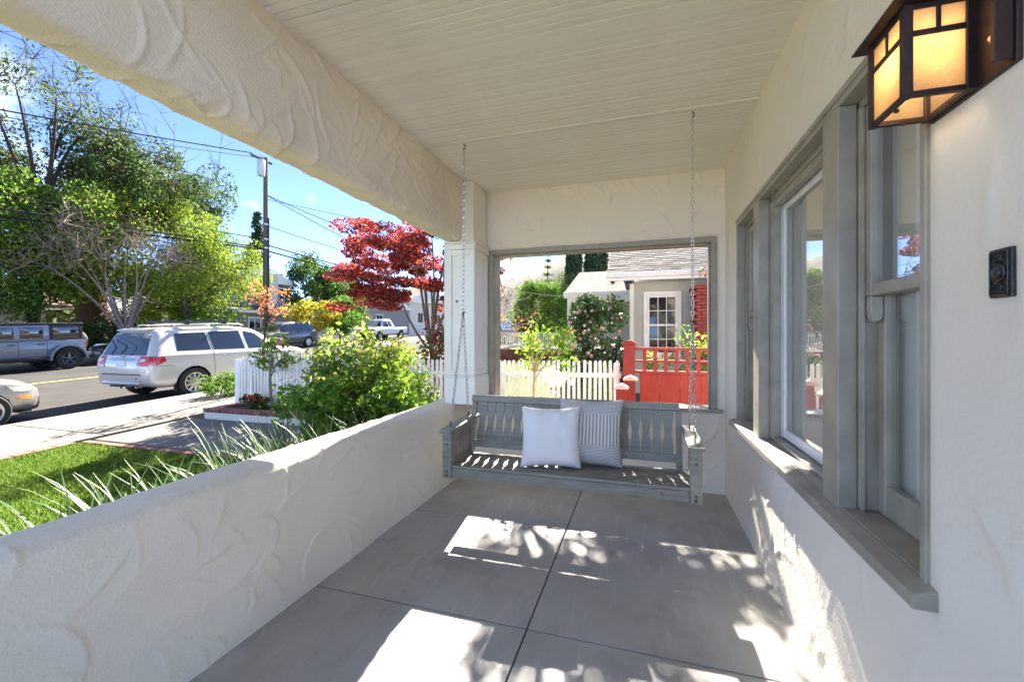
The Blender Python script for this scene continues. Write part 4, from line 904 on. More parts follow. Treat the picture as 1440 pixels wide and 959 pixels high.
sidewin(bv, [(.85, 1.03), (1.75, 1.01), (1.75, 1.36), (1.15, 1.32)], 'rear_door_window', bc); sidewin(bv, [(1.83, 1.01), (2.80, .99), (2.35, 1.34), (1.83, 1.37)], 'front_door_window', bc)
patch(bv, [(-.66, 5, 1.03), (.66, 5, 1.03), (.52, 5, 1.38), (-.52, 5, 1.38)], (0, -1, 0), .006, M['carglass'], 'windscreen', bc, 10, 7)
for s in (1, -1): patch(bv, [(s*.46, 5, .60), (s*.80, 5, .64), (s*.84, 5, .76), (s*.50, 5, .70)], (0, -1, 0), .010, M['lens'], 'headlight', bc, 8, 4)
patch(bv, [(-.20, 5, .44), (.20, 5, .44), (.20, 5, .54), (-.20, 5, .54)], (0, -1, 0), .014, M['plate'], 'number_plate', bc, 3, 2)
place(bc, -23.0, 17.2, math.pi)
# --- gray four door off-road vehicle, boxy
jp = thing('parked_car', 'blue gray boxy off-road vehicle with spare wheel across the street', 'car')
b = B(); b.box((-.79, .10, .52), (.79, 3.42, 1.14)); b.box((-.66, 3.42, .55), (.66, 4.25, 1.10)); put(b, 'body', M['p_gray'], jp, .04)
b = B(); b.box((-.64, 3.43, 1.101), (.64, 4.24, 1.15)); put(b, 'bonnet', M['p_gray'], jp, .04)
b = B(); b.prism([(.10, 1.1405), (3.15, 1.1405), (2.75, 1.74), (.22, 1.74)], 0, -.70, .70); put(b, 'cab', M['p_gray'], jp, .05)
b = B(); b.prism([(.06, 1.7405), (2.80, 1.7405), (2.75, 1.82), (.14, 1.83)], 0, -.72, .72); put(b, 'soft_top', M['black'], jp, .03)
b = B(); b.box((-.708, .16, 1.18), (.708, 1.19, 1.739)); put(b, 'rear_soft_panel', M['black'], jp, .02)
for s in (1, -1):
    for (ya, yb_, nm) in ((.30, 1.08, 'quarter_window'), (1.36, 2.0, 'rear_door_window'), (2.16, 2.72, 'front_door_window')):
        b = B(); xo = .709 if nm == 'quarter_window' else .701; b.box((s*xo, ya, 1.23), (s*(xo+.008), yb_, 1.66)); put(b, nm, M['carglass'], jp, .004)
    for yw, nm in ((.72, 'rear'), (3.72, 'front')):
        b = B(); pr = [(yw + .60*math.cos(t), .40 + .60*math.sin(t)*.98) for t in np.linspace(-.05, math.pi+.05, 12)]; pr2 = [(yw + .52*math.cos(t), .40 + .51*math.sin(t)) for t in np.linspace(math.pi+.05, -.05, 12)]
        b.prism(pr + pr2, 0, s*.62, s*.95); put(b, 'fender_flare', M['p_gray'], jp, .012)
        b = B(); b.prism([(yw + .505*math.cos(t), .40 + .495*math.sin(t)) for t in np.linspace(0, math.pi, 12)], 0, s*.60, s*.80); put(b, 'wheel_well', M['black'], jp, 0)
    b = B(); b.box((s*.74, 1.25, .44), (s*.93, 3.15, .53)); put(b, 'side_step', M['black'], jp, .02)
    for y in (1.30, 2.10): b = B(); b.box((s*.789, y-.006, .60), (s*.793, y+.006, 1.14)); put(b, 'door_seam', M['black'], jp, 0)
    for y in (1.38, 2.18): b = B(); b.box((s*.80, y, 1.00), (s*.825, y+.20, 1.035)); put(b, 'door_handle', M['black'], jp, .008)
    b = B(); b.box((s*.55, .06, .85), (s*.78, .10, 1.08)); put(b, 'tail_light', M['tail'], jp, .01)
    b = B(); b.lathe([(.09, 0), (.09, .03)], 16, (s*.48, 4.25, .90), 1); put(b, 'headlight', M['lens'], jp, 0)
    b = B(); b.box((s*.80, 2.85, 1.15), (s*1.0, 2.93, 1.36)); put(b, 'door_mirror', M['black'], jp, .02)
b = B(); b.box((-.80, -.06, .50), (.80, .099, .64)); put(b, 'rear_bumper', M['p_gray'], jp, .03)
b = B(); b.box((-.80, 4.36, .50), (.80, 4.52, .64)); b.box((-.4, 4.25, .52), (.4, 4.36, .6)); put(b, 'front_bumper', M['black'], jp, .02)
b = B(); b.box((-.55, .3, .36), (.55, 4.2, .52)); put(b, 'chassis', M['black'], jp, 0)
b = B()
for k in range(7): b.box((-.33 + k*.1, 4.2505, .66), (-.28 + k*.1, 4.258, 1.02))
put(b, 'grille', M['black'], jp, 0)
b = B(); b.lathe([(.24, -.12), (.37, -.13), (.40, -.08), (.40, .06), (.37, .10), (.1, .11)], 28, (0, -.06, 1.06), 1); put(b, 'spare_wheel', M['tyre'], jp, 0)
b = B(); b.prism([(3.11, 1.22), (2.80, 1.69), (2.81, 1.69), (3.125, 1.22)], 0, -.62, .62); put(b, 'windscreen', M['carglass'], jp, 0)
wheel_set(jp, [(.80, .72), (-.80, .72), (.80, 3.72), (-.80, 3.72)], .41, .27, 5, M['p_dark'], rimfrac=.58)
place(jp, -22.6, 11.75, math.pi)
# --- white pickup far up the street
pk = thing('pickup_truck', 'white pickup truck parked far up the street beyond the maple', 'pickup truck')
PK = [(0, .55, .98, 1.06, .90, .86), (.05, .50, 1.0, 1.08, .93, .88), (2.05, .48, 1.0, 1.08, .94, .88), (2.12, .48, 1.02, 1.55, .94, .66), (2.35, .47, 1.04, 1.82, .94, .62), (3.3, .47, 1.05, 1.84, .94, .62), (3.75, .47, 1.05, 1.55, .94, .66), (4.1, .47, 1.04, 1.20, .94, .76), (4.9, .48, 1.0, 1.12, .93, .78), (5.22, .52, .92, 1.04, .90, .76), (5.34, .56, .78, .86, .84, .70)]
me, bv = car_body(PK, M['p_truck'], (1.1, 4.45), .47); bodypart(me, pk)
wheel_set(pk, [(.82, 1.1), (-.82, 1.1), (.82, 4.45), (-.82, 4.45)], .41, .27, 5, M['alloy'], rimfrac=.58)
sidewin(bv, [(2.40, 1.20), (2.95, 1.20), (2.95, 1.70), (2.45, 1.70)], 'rear_side_window', pk); sidewin(bv, [(3.03, 1.20), (3.85, 1.18), (3.50, 1.66), (3.03, 1.70)], 'front_side_window', pk)
patch(bv, [(-.68, 5, 1.24), (.68, 5, 1.24), (.56, 5, 1.72), (-.56, 5, 1.72)], (0, -1, 0), .008, M['carglass'], 'windscreen', pk, 10, 7)
patch(bv, [(-.52, 6, .82), (.52, 6, .82), (.52, 6, 1.0), (-.52, 6, 1.0)], (0, -1, 0), .014, M['black'], 'grille', pk, 6, 3)
b = B(); b.box((-.95, 5.20, .50), (.95, 5.42, .72)); put(b, 'front_bumper', M['black'], pk, .04)
b = B(); b.box((-.78, .12, 1.0805), (.78, 1.95, 1.10)); put(b, 'bed_liner', M['black'], pk, .01)
for s in (1, -1):
    patch(bv, [(s*.56, 6, .82), (s*.84, 6, .84), (s*.84, 6, 1.0), (s*.56, 6, 1.0)], (0, -1, 0), .014, M['lens'], 'headlight', pk, 4, 3)
    b = B(); b.box((s*.97, 3.55, 1.18), (s*1.16, 3.65, 1.42)); put(b, 'door_mirror', M['black'], pk, .02)
place(pk, -22.5, 36.2, math.pi)
# ------------------------------------------------------------------ plants
def leaf_arrays(cen, r, size, asp, up=.3, jitter=.35):
    n = len(cen); d = r.normal(0, 1, (n, 3)); d[:, 2] -= up; d /= np.linalg.norm(d, axis=1, keepdims=True)
    a = r.normal(0, 1, (n, 3)); a[:, 2] *= .5; v = np.cross(d, a); v /= np.linalg.norm(v, axis=1, keepdims=True) + 1e-9; nn = np.cross(d, v)
    s = size * r.uniform(1 - jitter, 1 + jitter, (n, 1)); l = d * s; w_ = v * s * asp * .5
    V = np.stack([cen - l*.5, cen + w_ + nn*s*.10 - l*.04, cen + l*.5 - nn*s*.06, cen - w_ + nn*s*.10 - l*.04], 1).reshape(-1, 3)
    return V, np.arange(4*n).reshape(-1, 4)
def bez(a, b_, sag, r, k=6):
    a, b_ = np.array(a, float), np.array(b_, float); mid = (a+b_)/2 + sag + r.normal(0, .06, 3)*np.linalg.norm(b_-a); t = np.linspace(0, 1, k)[:, None]
    return a*(1-t)**2 + mid*2*t*(1-t) + b_*t**2
def tree(name, label, cat, base, fork, center, radii, nclump, nleaf, lsize, lm, bark, tr, seed, clr=.5, limbs=7, group=None, asp=.5, flat=1., bare=0, shell=.55, lowcut=-1., up=.3, twig=1., leafname='crown', bare_extra=False, extra=None):
    r = np.random.default_rng(seed); root = thing(name, label, cat, base, 0, group); base = np.array(base, float); center = np.array(center, float); radii = np.array(radii, float)
    p = r.normal(0, 1, (nclump*3, 3)); p /= np.linalg.norm(p, axis=1, keepdims=True); p = p[p[:, 2] > lowcut][:nclump]
    rad = r.uniform(shell, 1, (len(p), 1)) ** .6; lump = 1 + .22*np.sin(p[:, :1]*5 + seed) * np.cos(p[:, 1:2]*4 + p[:, 2:3]*3); cl = center + p*rad*radii*lump
    ncl = len(cl)
    if extra is not None: cl = np.vstack([cl, np.array(extra, float)])
    fk = base + np.array([r.normal(0, .05)*fork, r.normal(0, .05)*fork, fork]); b = B()
    b.tube(bez(base - np.array([0, 0, .15]), fk, 0, r, 6), list(np.linspace(tr*1.25, tr*.8, 6)), 9)
    k = r.choice(len(cl), min(limbs, len(cl)), replace=False); nodes = [fk]; nr = [tr*.7]
    for i in k:
        e = center + (cl[i]-center)*.75; pth = bez(fk - np.array([0, 0, r.uniform(0, .25)*fork*.6]), e, np.array([0, 0, .12*np.linalg.norm(e-fk)]), r, 8); rr = np.linspace(tr*.55, tr*.14, 8)
        b.tube(pth, list(rr), 6); nodes += list(pth[2:]); nr += list(rr[2:])
    nodes = np.array(nodes); nr = np.array(nr)
    for c in cl:
        j = np.argmin(np.linalg.norm(nodes - c, axis=1) + r.uniform(0, .3, len(nodes)))
        b.tube(bez(nodes[j], c, np.array([0, 0, .05]), r, 4), list(np.linspace(max(nr[j]*.5, .012*twig), .006*twig, 4)), 4, cap=False)
        for _ in range(bare):
            e = c + r.normal(0, 1, 3)*np.array([1, 1, 1])*clr + np.array([0, 0, clr*.7]); q = bez(c, e, np.array([0, 0, .1]), r, 4); b.tube(q, list(np.linspace(.010*twig, .004*twig, 4)), 3, cap=False)
            for _ in range(2):
                e2 = q[2] + r.normal(0, .55, 3)*clr + np.array([0, 0, clr*.35]); b.tube(bez(q[2], e2, 0, r, 3), [.006*twig, .005*twig, .003*twig], 3, cap=False)
    b.build('trunk', bark, root, smooth=True)
    if nleaf:
        lms = lm if isinstance(lm, (list, tuple)) else [(lm, 1.)]
        idx = r.integers(0, ncl if bare_extra else len(cl), nleaf); off = r.normal(0, 1, (nleaf, 3)); off /= np.maximum(1, np.linalg.norm(off, axis=1, keepdims=True)/1.5); cs = clr*r.uniform(.65, 1.3, (len(cl), 1))
        cen = cl[idx] + off*cs[idx]*np.array([1, 1, flat])*.62; mixr = np.clip(.62*r.random(len(cl))[idx] + .38*r.random(nleaf), 0, .999); acc = 0
        for m_, frac in lms:
            sel = (mixr >= acc) & (mixr < acc + frac + 1e-6); acc += frac
            V, F = leaf_arrays(cen[sel], r, lsize, asp, up); o = bpy.data.objects.new(leafname, np_mesh(leafname, V - base, F, m_)); C.objects.link(o); o.parent = root
    return root
# trees across the street
tree('redwood_tree', 'tall dark green tree with thick red brown trunk and bare top branches', 'tree', (-29.3, 16.2, G(16.2)), 6.2, (-29.6, 18.8, 10.3), (4.0, 5.2, 2.5), 90, 30000, .2, [(M['l_dark'], .7), (M['l_mid'], .3)], M['bark_red'], .62, 1, .95, 9, group='trees across the street', shell=.3, bare=2, twig=2.2, bare_extra=True, extra=[(-29, 13.0, 15.8), (-29.5, 15.2, 15.6), (-30, 13.6, 14.2), (-29, 17.5, 15.0), (-29, 20, 14.4)])
tree('bare_tree', 'leafless dark branches reaching above the green crowns', 'tree', (-27.5, 12.5, G(12.5)), 7.0, (-27.8, 13.6, 12.6), (1.6, 3.8, 2.6), 26, 2200, .18, M['l_mid'], M['bark_dk'], .2, 3, .8, 8, group='trees across the street', bare=5, twig=1.4)
tree('lime_tree', 'bright yellow green spreading tree behind the SUV', 'tree', (-25.6, 18.2, G(18.2)), 3.0, (-26.6, 16.6, 5.9), (2.6, 7.2, 3.5), 150, 60000, .155, [(M['l_lime'], .68), (M['l_green'], .32)], M['bark'], .2, 5, 1.0, 8, group='trees across the street', shell=.35, up=.9)
tree('crape_myrtle', 'leafless pale vase shaped tree standing behind the SUV', 'tree', (-24.6, 14.7, G(14.7)), 1.3, (-24.6, 14.3, 4.6), (1.6, 3.9, 1.9), 60, 0, .1, None, M['bark_pale'], .12, 6, .6, 12, bare=7, twig=1.0, group='trees across the street', shell=.5, lowcut=-.3)
tree('olive_tree', 'yellow tinged gray green tree at the far left edge', 'tree', (-31, 12.4, G(12.4)), 6, (-31, 12.2, 9.4), (2.2, 2.2, 2.9), 50, 11000, .18, [(M['l_mid'], .75), (M['l_yellow'], .25)], M['bark_dk'], .3, 7, .9, group='trees across the street')
tree('garden_tree', 'bright green tree hanging over the brown roofed house', 'tree', (-27.6, 11.0, G(11)), 2.6, (-27.2, 11.6, 5.4), (2.0, 3.1, 3.0), 70, 22000, .16, [(M['l_green'], .7), (M['l_lime'], .3)], M['bark'], .2, 8, .85, group='trees across the street')
for i, (x, y, h, rx, ry, m_, lb) in enumerate([(-25.3, 19.5, 1.5, 1.2, 2.0, 'l_green', 'green shrub in front of the two storey house'), (-27.0, 15.2, 1.1, 1.0, 1.5, 'l_dark', 'dark shrub beside the thick redwood trunk'), (-27.5, 18.5, 1.9, 1.2, 1.5, 'l_lime', 'yellow green shrub under the lime coloured tree')]):
    tree('shrub', lb, 'shrub', (x, y, G(y)), .3, (x, y, G(y) + h), (rx, ry, h*.8), 30, 5000, .15, M[m_], M['bark'], .06, 20+i, .55, 5, group='shrubs across the street')
tree('hedge_tree', 'broad dark green tree beside the two storey house', 'tree', (-31, 34, 1.1), 2, (-31, 34, 5.4), (2.6, 3.2, 3.1), 60, 14000, .26, [(M['l_dark'], .6), (M['l_green'], .4)], M['bark'], .25, 30, 1.0, group='trees up the street')
tree('hedge_tree', 'lighter green tree at the right side of the hedge', 'tree', (-29, 36.5, 1.2), 2, (-29, 36.5, 4.8), (2.0, 2.2, 2.8), 40, 8000, .26, [(M['l_green'], .6), (M['l_mid'], .4)], M['bark'], .25, 31, .9, group='trees up the street')
tree('yellow_shrub', 'bright yellow flowering shrub before the white fence up the street', 'shrub', (-22.9, 25.6, G(25.6)), .8, (-22.9, 25.6, 2.9), (1.1, 1.9, 1.1), 34, 5000, .17, [(M['l_yellow'], .7), (M['l_green'], .3)], M['bark'], .06, 32, .5, 6, group='trees up the street')
tree('round_shrub', 'green shrub next to the yellow flowering shrub', 'shrub', (-23.5, 29.0, G(29)), .8, (-23.5, 29.0, 3.0), (1.2, 1.5, 1.4), 30, 4500, .2, M['l_green'], M['bark'], .06, 33, .6, 6, group='trees up the street')
def conifer(label, x, y, z0, h, rad, n, seed, lm, sparse=False, group='distant conifers'):
    r = np.random.default_rng(seed); root = thing('conifer', label, 'tree', (x, y, z0), 0, group); b = B(); b.tube([(x, y, z0-.2), (x, y, z0+h)], [rad*.09, .02], 6); P = []
    L_ = int(h*(1.0 if sparse else 1.7))
    for k in range(L_):
        t = .12 + .88*k/L_; rr = rad*(1-t)**.8*r.uniform(.7, 1.1)+.05
        for q in range(7):
            a = r.uniform(0, 6.28); e = np.array([x+rr*math.cos(a), y+rr*math.sin(a), z0+h*t-rr*.25]); b.tube([(x, y, z0+h*t), tuple(e)], [.04, .015], 3, cap=False)
            s = r.uniform(.15, 1, (max(1, n//(L_*7)), 1)); P.append(np.array([x, y, z0+h*t])*(1-s)+e*s + r.normal(0, .12*rad*.4, (len(s), 3)))
    b.build('trunk', M['bark_dk'], root); V, F = leaf_arrays(np.vstack(P), r, .55 if not sparse else .4, .35, .4); o = bpy.data.objects.new('crown', np_mesh('crown', V - np.array([x, y, z0]), F, lm)); C.objects.link(o); o.parent = root
conifer('tall dark conifer rising behind the utility pole', -52, 47, 1.6, 17.5, 3.4, 3600, 1, M['l_cyp'])
conifer('small dark conifer on the skyline left of the maple', -52, 68, 1.6, 15, 2.6, 2000, 2, M['l_cyp'])
conifer('second small dark conifer close to the maple tips', -44, 78, 1.6, 18, 3, 2200, 3, M['l_cyp'])
conifer('sparse spire conifer seen through the opening above the round tree', -12.6, 58, 1.6, 11.2, 2.4, 700, 4, M['l_mid'], True)
for i, (x, y) in enumerate([(-16.5, 62), (-18.2, 66)]):
    tree('bare_tree', ['thin leafless tree far off left of the spire conifer', 'leafless tree far off beside the window frame'][i], 'tree', (x, y, 1.6), 3.0, (x, y, 7.2), (1.2, 1.2, 2.4), 12, 0, .1, None, M['bark_dk'], .14, 40+i, .8, 6, bare=4, twig=3, group='distant bare trees')
tree('bare_shrub', 'brownish pink leafless shrubbery far off at the left of the opening', 'shrub', (-11.2, 31, G(31)), .8, (-11.2, 31, 3.5), (1.4, 1.2, 1.4), 30, 150, .1, M['petal_pink'], M['bark_pale'], .08, 44, .5, 8, bare=6, twig=1.6)
tree('round_tree', 'dense round bright green tree beyond the white fences', 'tree', (-5.4, 23.4, G(23.4)), .9, (-5.4, 23.4, 2.6), (1.55, 1.5, 1.55), 110, 30000, .12, [(M['l_green'], .8), (M['l_lime'], .2)], M['bark'], .12, 45, .42, 9, shell=.7)
tree('pale_shrub', 'pale cream flowering shrub behind the round green tree', 'shrub', (-4.6, 28, G(28)), 1.4, (-4.6, 28, 4.2), (1.3, 1.2, 1.1), 30, 3600, .16, M['l_mid'], M['bark'], .08, 46, .45, 6)
def cypress(label, x, y, h, rad, seed):
    r = np.random.default_rng(seed); z0 = G(y); root = thing('cypress', label, 'tree', (x, y, z0), 0, 'cypresses'); b = B(); b.tube([(x, y, z0-.1), (x, y, z0+h*.9)], [.12, .03], 6); b.build('trunk', M['bark_dk'], root)
    n = 16000; t = r.uniform(0, 1, n); prof = rad*np.minimum(1, (1.02-t)*4)**.6*(.8+.2*np.minimum(1, t*8)); a = r.uniform(0, 6.28, n); rr = prof*r.uniform(.65, 1, n)*(1+.10*np.sin(a*5+t*22)); cen = np.stack([rr*np.cos(a), rr*np.sin(a), .3+t*(h-.3)], -1)
    V, F = leaf_arrays(cen, r, .22, .4, -.9); o = bpy.data.objects.new('crown', np_mesh('crown', V, F, M['l_cyp'])); C.objects.link(o); o.parent = root
cypress('narrower cypress column on the left of the pair', -4.65, 30, 10, .56, 1); cypress('wider cypress column on the right of the pair', -3.15, 30.4, 10, .80, 2)
# red maple
ex = [(-3.4, 8.6, 4.6), (-2.6, 8.8, 4.5), (-2.2, 8.2, 5.0), (-1.6, 9.0, 5.1), (-3.0, 9.0, 5.2), (-2.7, 8.0, 3.25), (-3.0, 7.9, 3.0), (-.9, 8.4, 4.9), (-.6, 8.9, 5.0), (-.8, 8.7, 4.3), (-1.1, 7.8, 4.4)]
rx = np.random.default_rng(49)
ex += [(rx.uniform(-1.1, .5), rx.uniform(7.9, 9.1), rx.uniform(3.75, 5.5)) for _ in range(15)]
ex += [(rx.normal(-5.55, .55), rx.normal(8.3, .35), rx.normal(2.5, .36)) for _ in range(26)]
ex += [(-6.6, 8.4, 2.9), (-6.3, 8.2, 2.75), (-5.9, 8.1, 2.6), (-6.0, 8.6, 3.0), (-5.5, 8.4, 2.3), (-6.9, 8.5, 2.75), (-5.6, 8.2, 2.05), (-5.9, 8.3, 2.1), (-5.2, 8.0, 1.95)]
ex = [(x*1.145, y*1.145, 1.3 + (z-1.3)*1.145) if x < -1.15 else (x, y, z) for x, y, z in ex] + [(rx.uniform(-1.7, -.2), rx.uniform(8.2, 9.4), rx.uniform(4.7, 5.9)) for _ in range(7)] + [(rx.uniform(-5.0, -3.5), rx.uniform(9.0, 10.2), rx.uniform(2.0, 3.0)) for _ in range(12)]
mp_ = tree('japanese_maple', 'red leaved Japanese maple with slender trunks beyond the white picket fence', 'tree', (-4.75, 9.25, G(9.25)), 1.1, (-4.98, 9.6, 3.55), (2.32, 1.8, 1.2), 84, 46000, .08, M['l_red'], M['bark'], .075, 50, .36, 9, asp=.55, flat=.34, shell=.25, lowcut=-.55, up=.2, extra=ex)
tree('smoke_bush', 'leafless brownish bush behind the maple trunk', 'shrub', (-5.2, 14.0, G(14)), .4, (-5.0, 14.0, 2.0), (1.4, 1.2, 1.3), 26, 220, .1, M['l_orange'], M['bark_pale'], .06, 51, .4, 8, bare=5, twig=1.)
tree('low_shrub', 'dark leaved shrub at the foot of the red maple', 'shrub', (-3.55, 7.2, G(7.2)), .3, (-3.55, 7.2, .95), (.35, .3, .55), 14, 800, .09, [(M['l_red'], .5), (M['l_dark'], .5)], M['bark'], .03, 52, .25, 4)
# street sapling with new orange leaves, standard roses
tree('sapling', 'slender sapling with orange new leaves in front of the white SUV bonnet', 'tree', (-8.5, 7.95, G(7.95)), 1.9, (-8.45, 7.95, 2.12), (.42, .42, .34), 16, 300, .085, M['l_orange'], M['bark_dk'], .035, 53, .16, 7, twig=.7)
tree('standard_rose', 'standard rose with pink bloom in the brick edged planter', 'rose', (-6.2, 5.95, .02), .62, (-6.15, 5.95, 1.02), (.36, .32, .30), 16, 620, .075, [(M['l_rose'], .7), (M['l_rosenew'], .3)], M['bark_pale'], .026, 54, .13, 6, group='standard roses', twig=.6)
sr = tree('standard_rose', 'standard rose with thin stem seen through the end wall opening', 'rose', (-1.12, 4.95, G(4.95)), 1.13, (-1.10, 4.95, 1.16), (.33, .3, .28), 20, 620, .062, [(M['l_rose'], .6), (M['l_rosenew'], .4)], M['bark_pale'], .014, 55, .12, 7, group='standard roses', twig=.5)
def flowers(name, root, pts, size, m, seed, npet=9):
    r = np.random.default_rng(seed); b = B()
    for p in pts:
        p = np.array(p)
        for k in range(npet):
            d = r.normal(0, 1, 3); d /= np.linalg.norm(d); u = np.cross(d, (0, .3, 1)); u /= np.linalg.norm(u)+1e-9; v = np.cross(d, u); c = p + d*size*.28; s = size*.42
            b.add([c-u*s-v*s*.6, c+u*s*.2-v*s, c+u*s+v*s*.6, c-u*s*.2+v*s], [(0, 1, 2, 3)])
    return tag(b.build(name, m, root), kind='stuff')
flowers('bloom', bpy.data.objects['standard_rose'], [(-5.92, 5.8, 1.24), (-5.98, 5.85, 1.2)], .11, M['petal_pink'], 1)
b = B(); b.box((-6.13, 5.90, .66), (-6.05, 5.903, .78)); b.build('plant_tag', M['plate'], bpy.data.objects['standard_rose'], .01)
for i, (x, y, nm) in enumerate([(-6.62, 5.88, 'left'), (-6.38, 5.86, 'right')]):
    rt = tree('bedding_plant', ['orange red flowering bedding plant at the planter corner', 'dark leaved red flowering bedding plant at the foot of the standard rose'][i], 'plant', (x, y, .02), .05, (x, y, .14), (.16, .15, .12), 16, 420, .055, M['l_dark'], M['bark'], .008, 60+i, .07, 5, group='bedding plants', twig=.3)
    r = np.random.default_rng(i); flowers('bloom', rt, [(x+r.uniform(-.15, .15), y-.05+r.uniform(-.12, .08), .2+r.uniform(-.04, .08)) for _ in range(11)], .05, M['petal_red'], i, 7)
# parkway ground cover by the SUV
for i, (x, y) in enumerate([(-8.95, 7.25), (-8.85, 7.9), (-8.7, 8.6)]):
    tree('verge_plant', ['low gray green plant on the verge beside the SUV wheel', 'middle low green plant on the verge beside the SUV', 'low green plant on the verge behind the fence corner'][i], 'plant', (x, y, G(y)+.1), .05, (x, y, G(y)+.34), (.36, .42, .22), 26, 1600, .075, M['l_green'], M['bark'], .01, 65+i, .17, 5, group='verge plants', asp=.3, up=-.8, twig=.4)
# camellia by the neighbour's house and low plants
cm_ = tree('camellia', 'camellia bush with pink blooms against the gray house', 'shrub', (-.95, 9.8, G(9.8)), .5, (-.98, 9.75, 1.36), (.58, .48, .82), 46, 4200, .095, M['l_glossy'], M['bark'], .05, 70, .24, 8)
r = np.random.default_rng(71); d = r.normal(0, 1, (40, 3)); d[:, 1] = -np.abs(d[:, 1]); d /= np.linalg.norm(d, axis=1, keepdims=True)
flowers('bloom', cm_, np.array([-.98, 9.75, 1.38]) + d*np.array([.62, .50, .84])*r.uniform(.8, 1.05, (40, 1)), .085, M['petal_pink'], 72)
flowers('pale_bloom', cm_, np.array([-.98, 9.70, 1.38]) + d[:14, [2, 1, 0]]*np.array([.60, .52, .76]), .07, M['petal_pale'], 76)
az_ = tree('azalea', 'low green azalea with pink flowers at the porch post', 'shrub', (-1.75, 10.6, G(10.6)), .15, (-1.75, 10.6, .68), (.40, .35, .34), 22, 1500, .08, M['l_green'], M['bark'], .02, 73, .17, 5)
flowers('bloom', az_, [(-1.8, 10.3, .95), (-1.62, 10.3, 1.0), (-1.95, 10.35, .9), (-1.7, 10.28, .7)], .10, M['petal_pink'], 74)
for i, (x, y, s) in enumerate([(-.75, 8.3, .3), (.55, 7.6, .55), (1.1, 7.5, .5)]):
    tree('bed_plant', ['low mixed plant in the dark bed behind the picket fence', 'yellow green plant behind the red lattice', 'leafy plant behind the right end of the red lattice'][i], 'plant', (x, y, G(y)), .15, (x, y, G(y)+s*1.6), (s*.8, s*.6, s*1.1), 18, 700, .08, [(M['l_rose'], .6), (M['l_rosenew'], .4)], M['bark'], .015, 75+i, .15, 5, group='bed plants', twig=.5)
# the big rose bush beside the low wall: many leaves one by one in front, the rest as one mass
def rose_bush():
    r = np.random.default_rng(80); base = (-3.0, 4.15, -.18); root = thing('rose_bush', 'big leafy rose bush growing beside the low wall', 'rose', base); c0 = np.array([-3.0, 4.25, .40]); rad = np.array([.80, .80, .66])
    p = r.normal(0, 1, (130, 3)); p /= np.linalg.norm(p, axis=1, keepdims=True); p = p[p[:, 2] > -.6]; cl = c0 + p*rad*r.uniform(.45, 1.08, (len(p), 1))
    ex = np.array([(-3.05, 4.2, 1.27), (-2.85, 4.5, 1.15), (-3.35, 4.0, 1.22), (-3.2, 4.1, 1.08), (-3.55, 4.05, 1.08), (-3.9, 3.95, .62), (-4.0, 4.0, .45), (-2.8, 4.7, 1.05)]); cl = np.vstack([cl, ex]); b = B()
    for k, c in enumerate(cl):
        s = np.array(base) + np.array([r.normal(0, .28), r.normal(0, .3), -.02]); q = bez(s, c, np.array([0, 0, .25]), r, 6); b.tube(q, list(np.linspace(.011, .004, 6)), 5, cap=False)
    b.build('stems', M['bark'], root, smooth=True)
    n = 14000; idx = r.integers(0, len(cl), n); cen = cl[idx] + r.normal(0, .085, (n, 3)); mixr = r.random(len(cl))[idx]; new = cen[:, 2] > 1.0 + r.normal(0, .2, n)
    for nm, m_, sel in (('foliage', M['l_rose'], ~new), ('new_foliage', M['l_rosenew'], new)):
        V, F = leaf_arrays(cen[sel], r, .062, .6, .35); o = bpy.data.objects.new(nm, np_mesh(nm, V - np.array(base), F, m_)); C.objects.link(o); o.parent = root; tag(o, kind='stuff')
    var = []
    for k in range(8):
        s = .066*r.uniform(.7, 1.3); b = B(); w_ = s*.62; b.add([(0, 0, 0), (-w_*.36, s*.22, .05*s), (w_*.36, s*.22, .05*s), (-w_*.5, s*.5, .12*s), (0, s*.5, 0), (w_*.5, s*.5, .12*s), (-w_*.3, s*.8, .02*s), (w_*.3, s*.8, .02*s), (0, s, -.12*s), (0, s*.22, 0), (0, s*.8, -.03*s)], [(0, 9, 1), (0, 2, 9), (1, 9, 4, 3), (9, 2, 5, 4), (3, 4, 10, 6), (4, 5, 7, 10), (6, 10, 8), (10, 7, 8)])
        var.append(b.mesh('leaf', M['l_rose'] if k < 6 else M['l_rosenew'], smooth=True))
    vd = np.array([.45, -.85, .35])
    fr_ = cl[np.argsort(-((cl - c0) @ vd))[:80]]
    for k in range(290):
        c = fr_[k % len(fr_)] + r.normal(0, .085, 3) + vd*.05; inst(var[k % 8], 'leaf', root, tuple(c), (r.normal(-.35, .5), r.normal(0, .5), r.uniform(0, 6.28)))
rose_bush()
# strap leaved clumps along the wall
def strap_meshes():
    out = []; r = np.random.default_rng(90)
    for k in range(10):
        Ls_ = r.uniform(.66, 1.06); w0 = r.uniform(.009, .015); n = 8; ph = r.uniform(.12, .62); V = []; x = z = 0.; a = math.pi/2 - ph*.35
        for i in range(n):
            t = i/(n-1); ww = w0*(1 - t**2.2)*(.6+.4*min(1, t*4)) + .0006; V += [(x, -ww, z - 0), (x, 0, z - ww*.35), (x, ww, z)]
            a -= ph*.42*(.3+1.6*t); x += math.cos(a)*Ls_/n; z += math.sin(a)*Ls_/n
        F = []
        for i in range(n-1): F += [(3*i, 3*i+1, 3*i+4, 3*i+3), (3*i+1, 3*i+2, 3*i+5, 3*i+4)]
        b = B(); b.add(V, F); out.append(b.mesh('leaf', M['l_strap'], smooth=True))
    return out
STR = strap_meshes(); rg = random.Random(91)
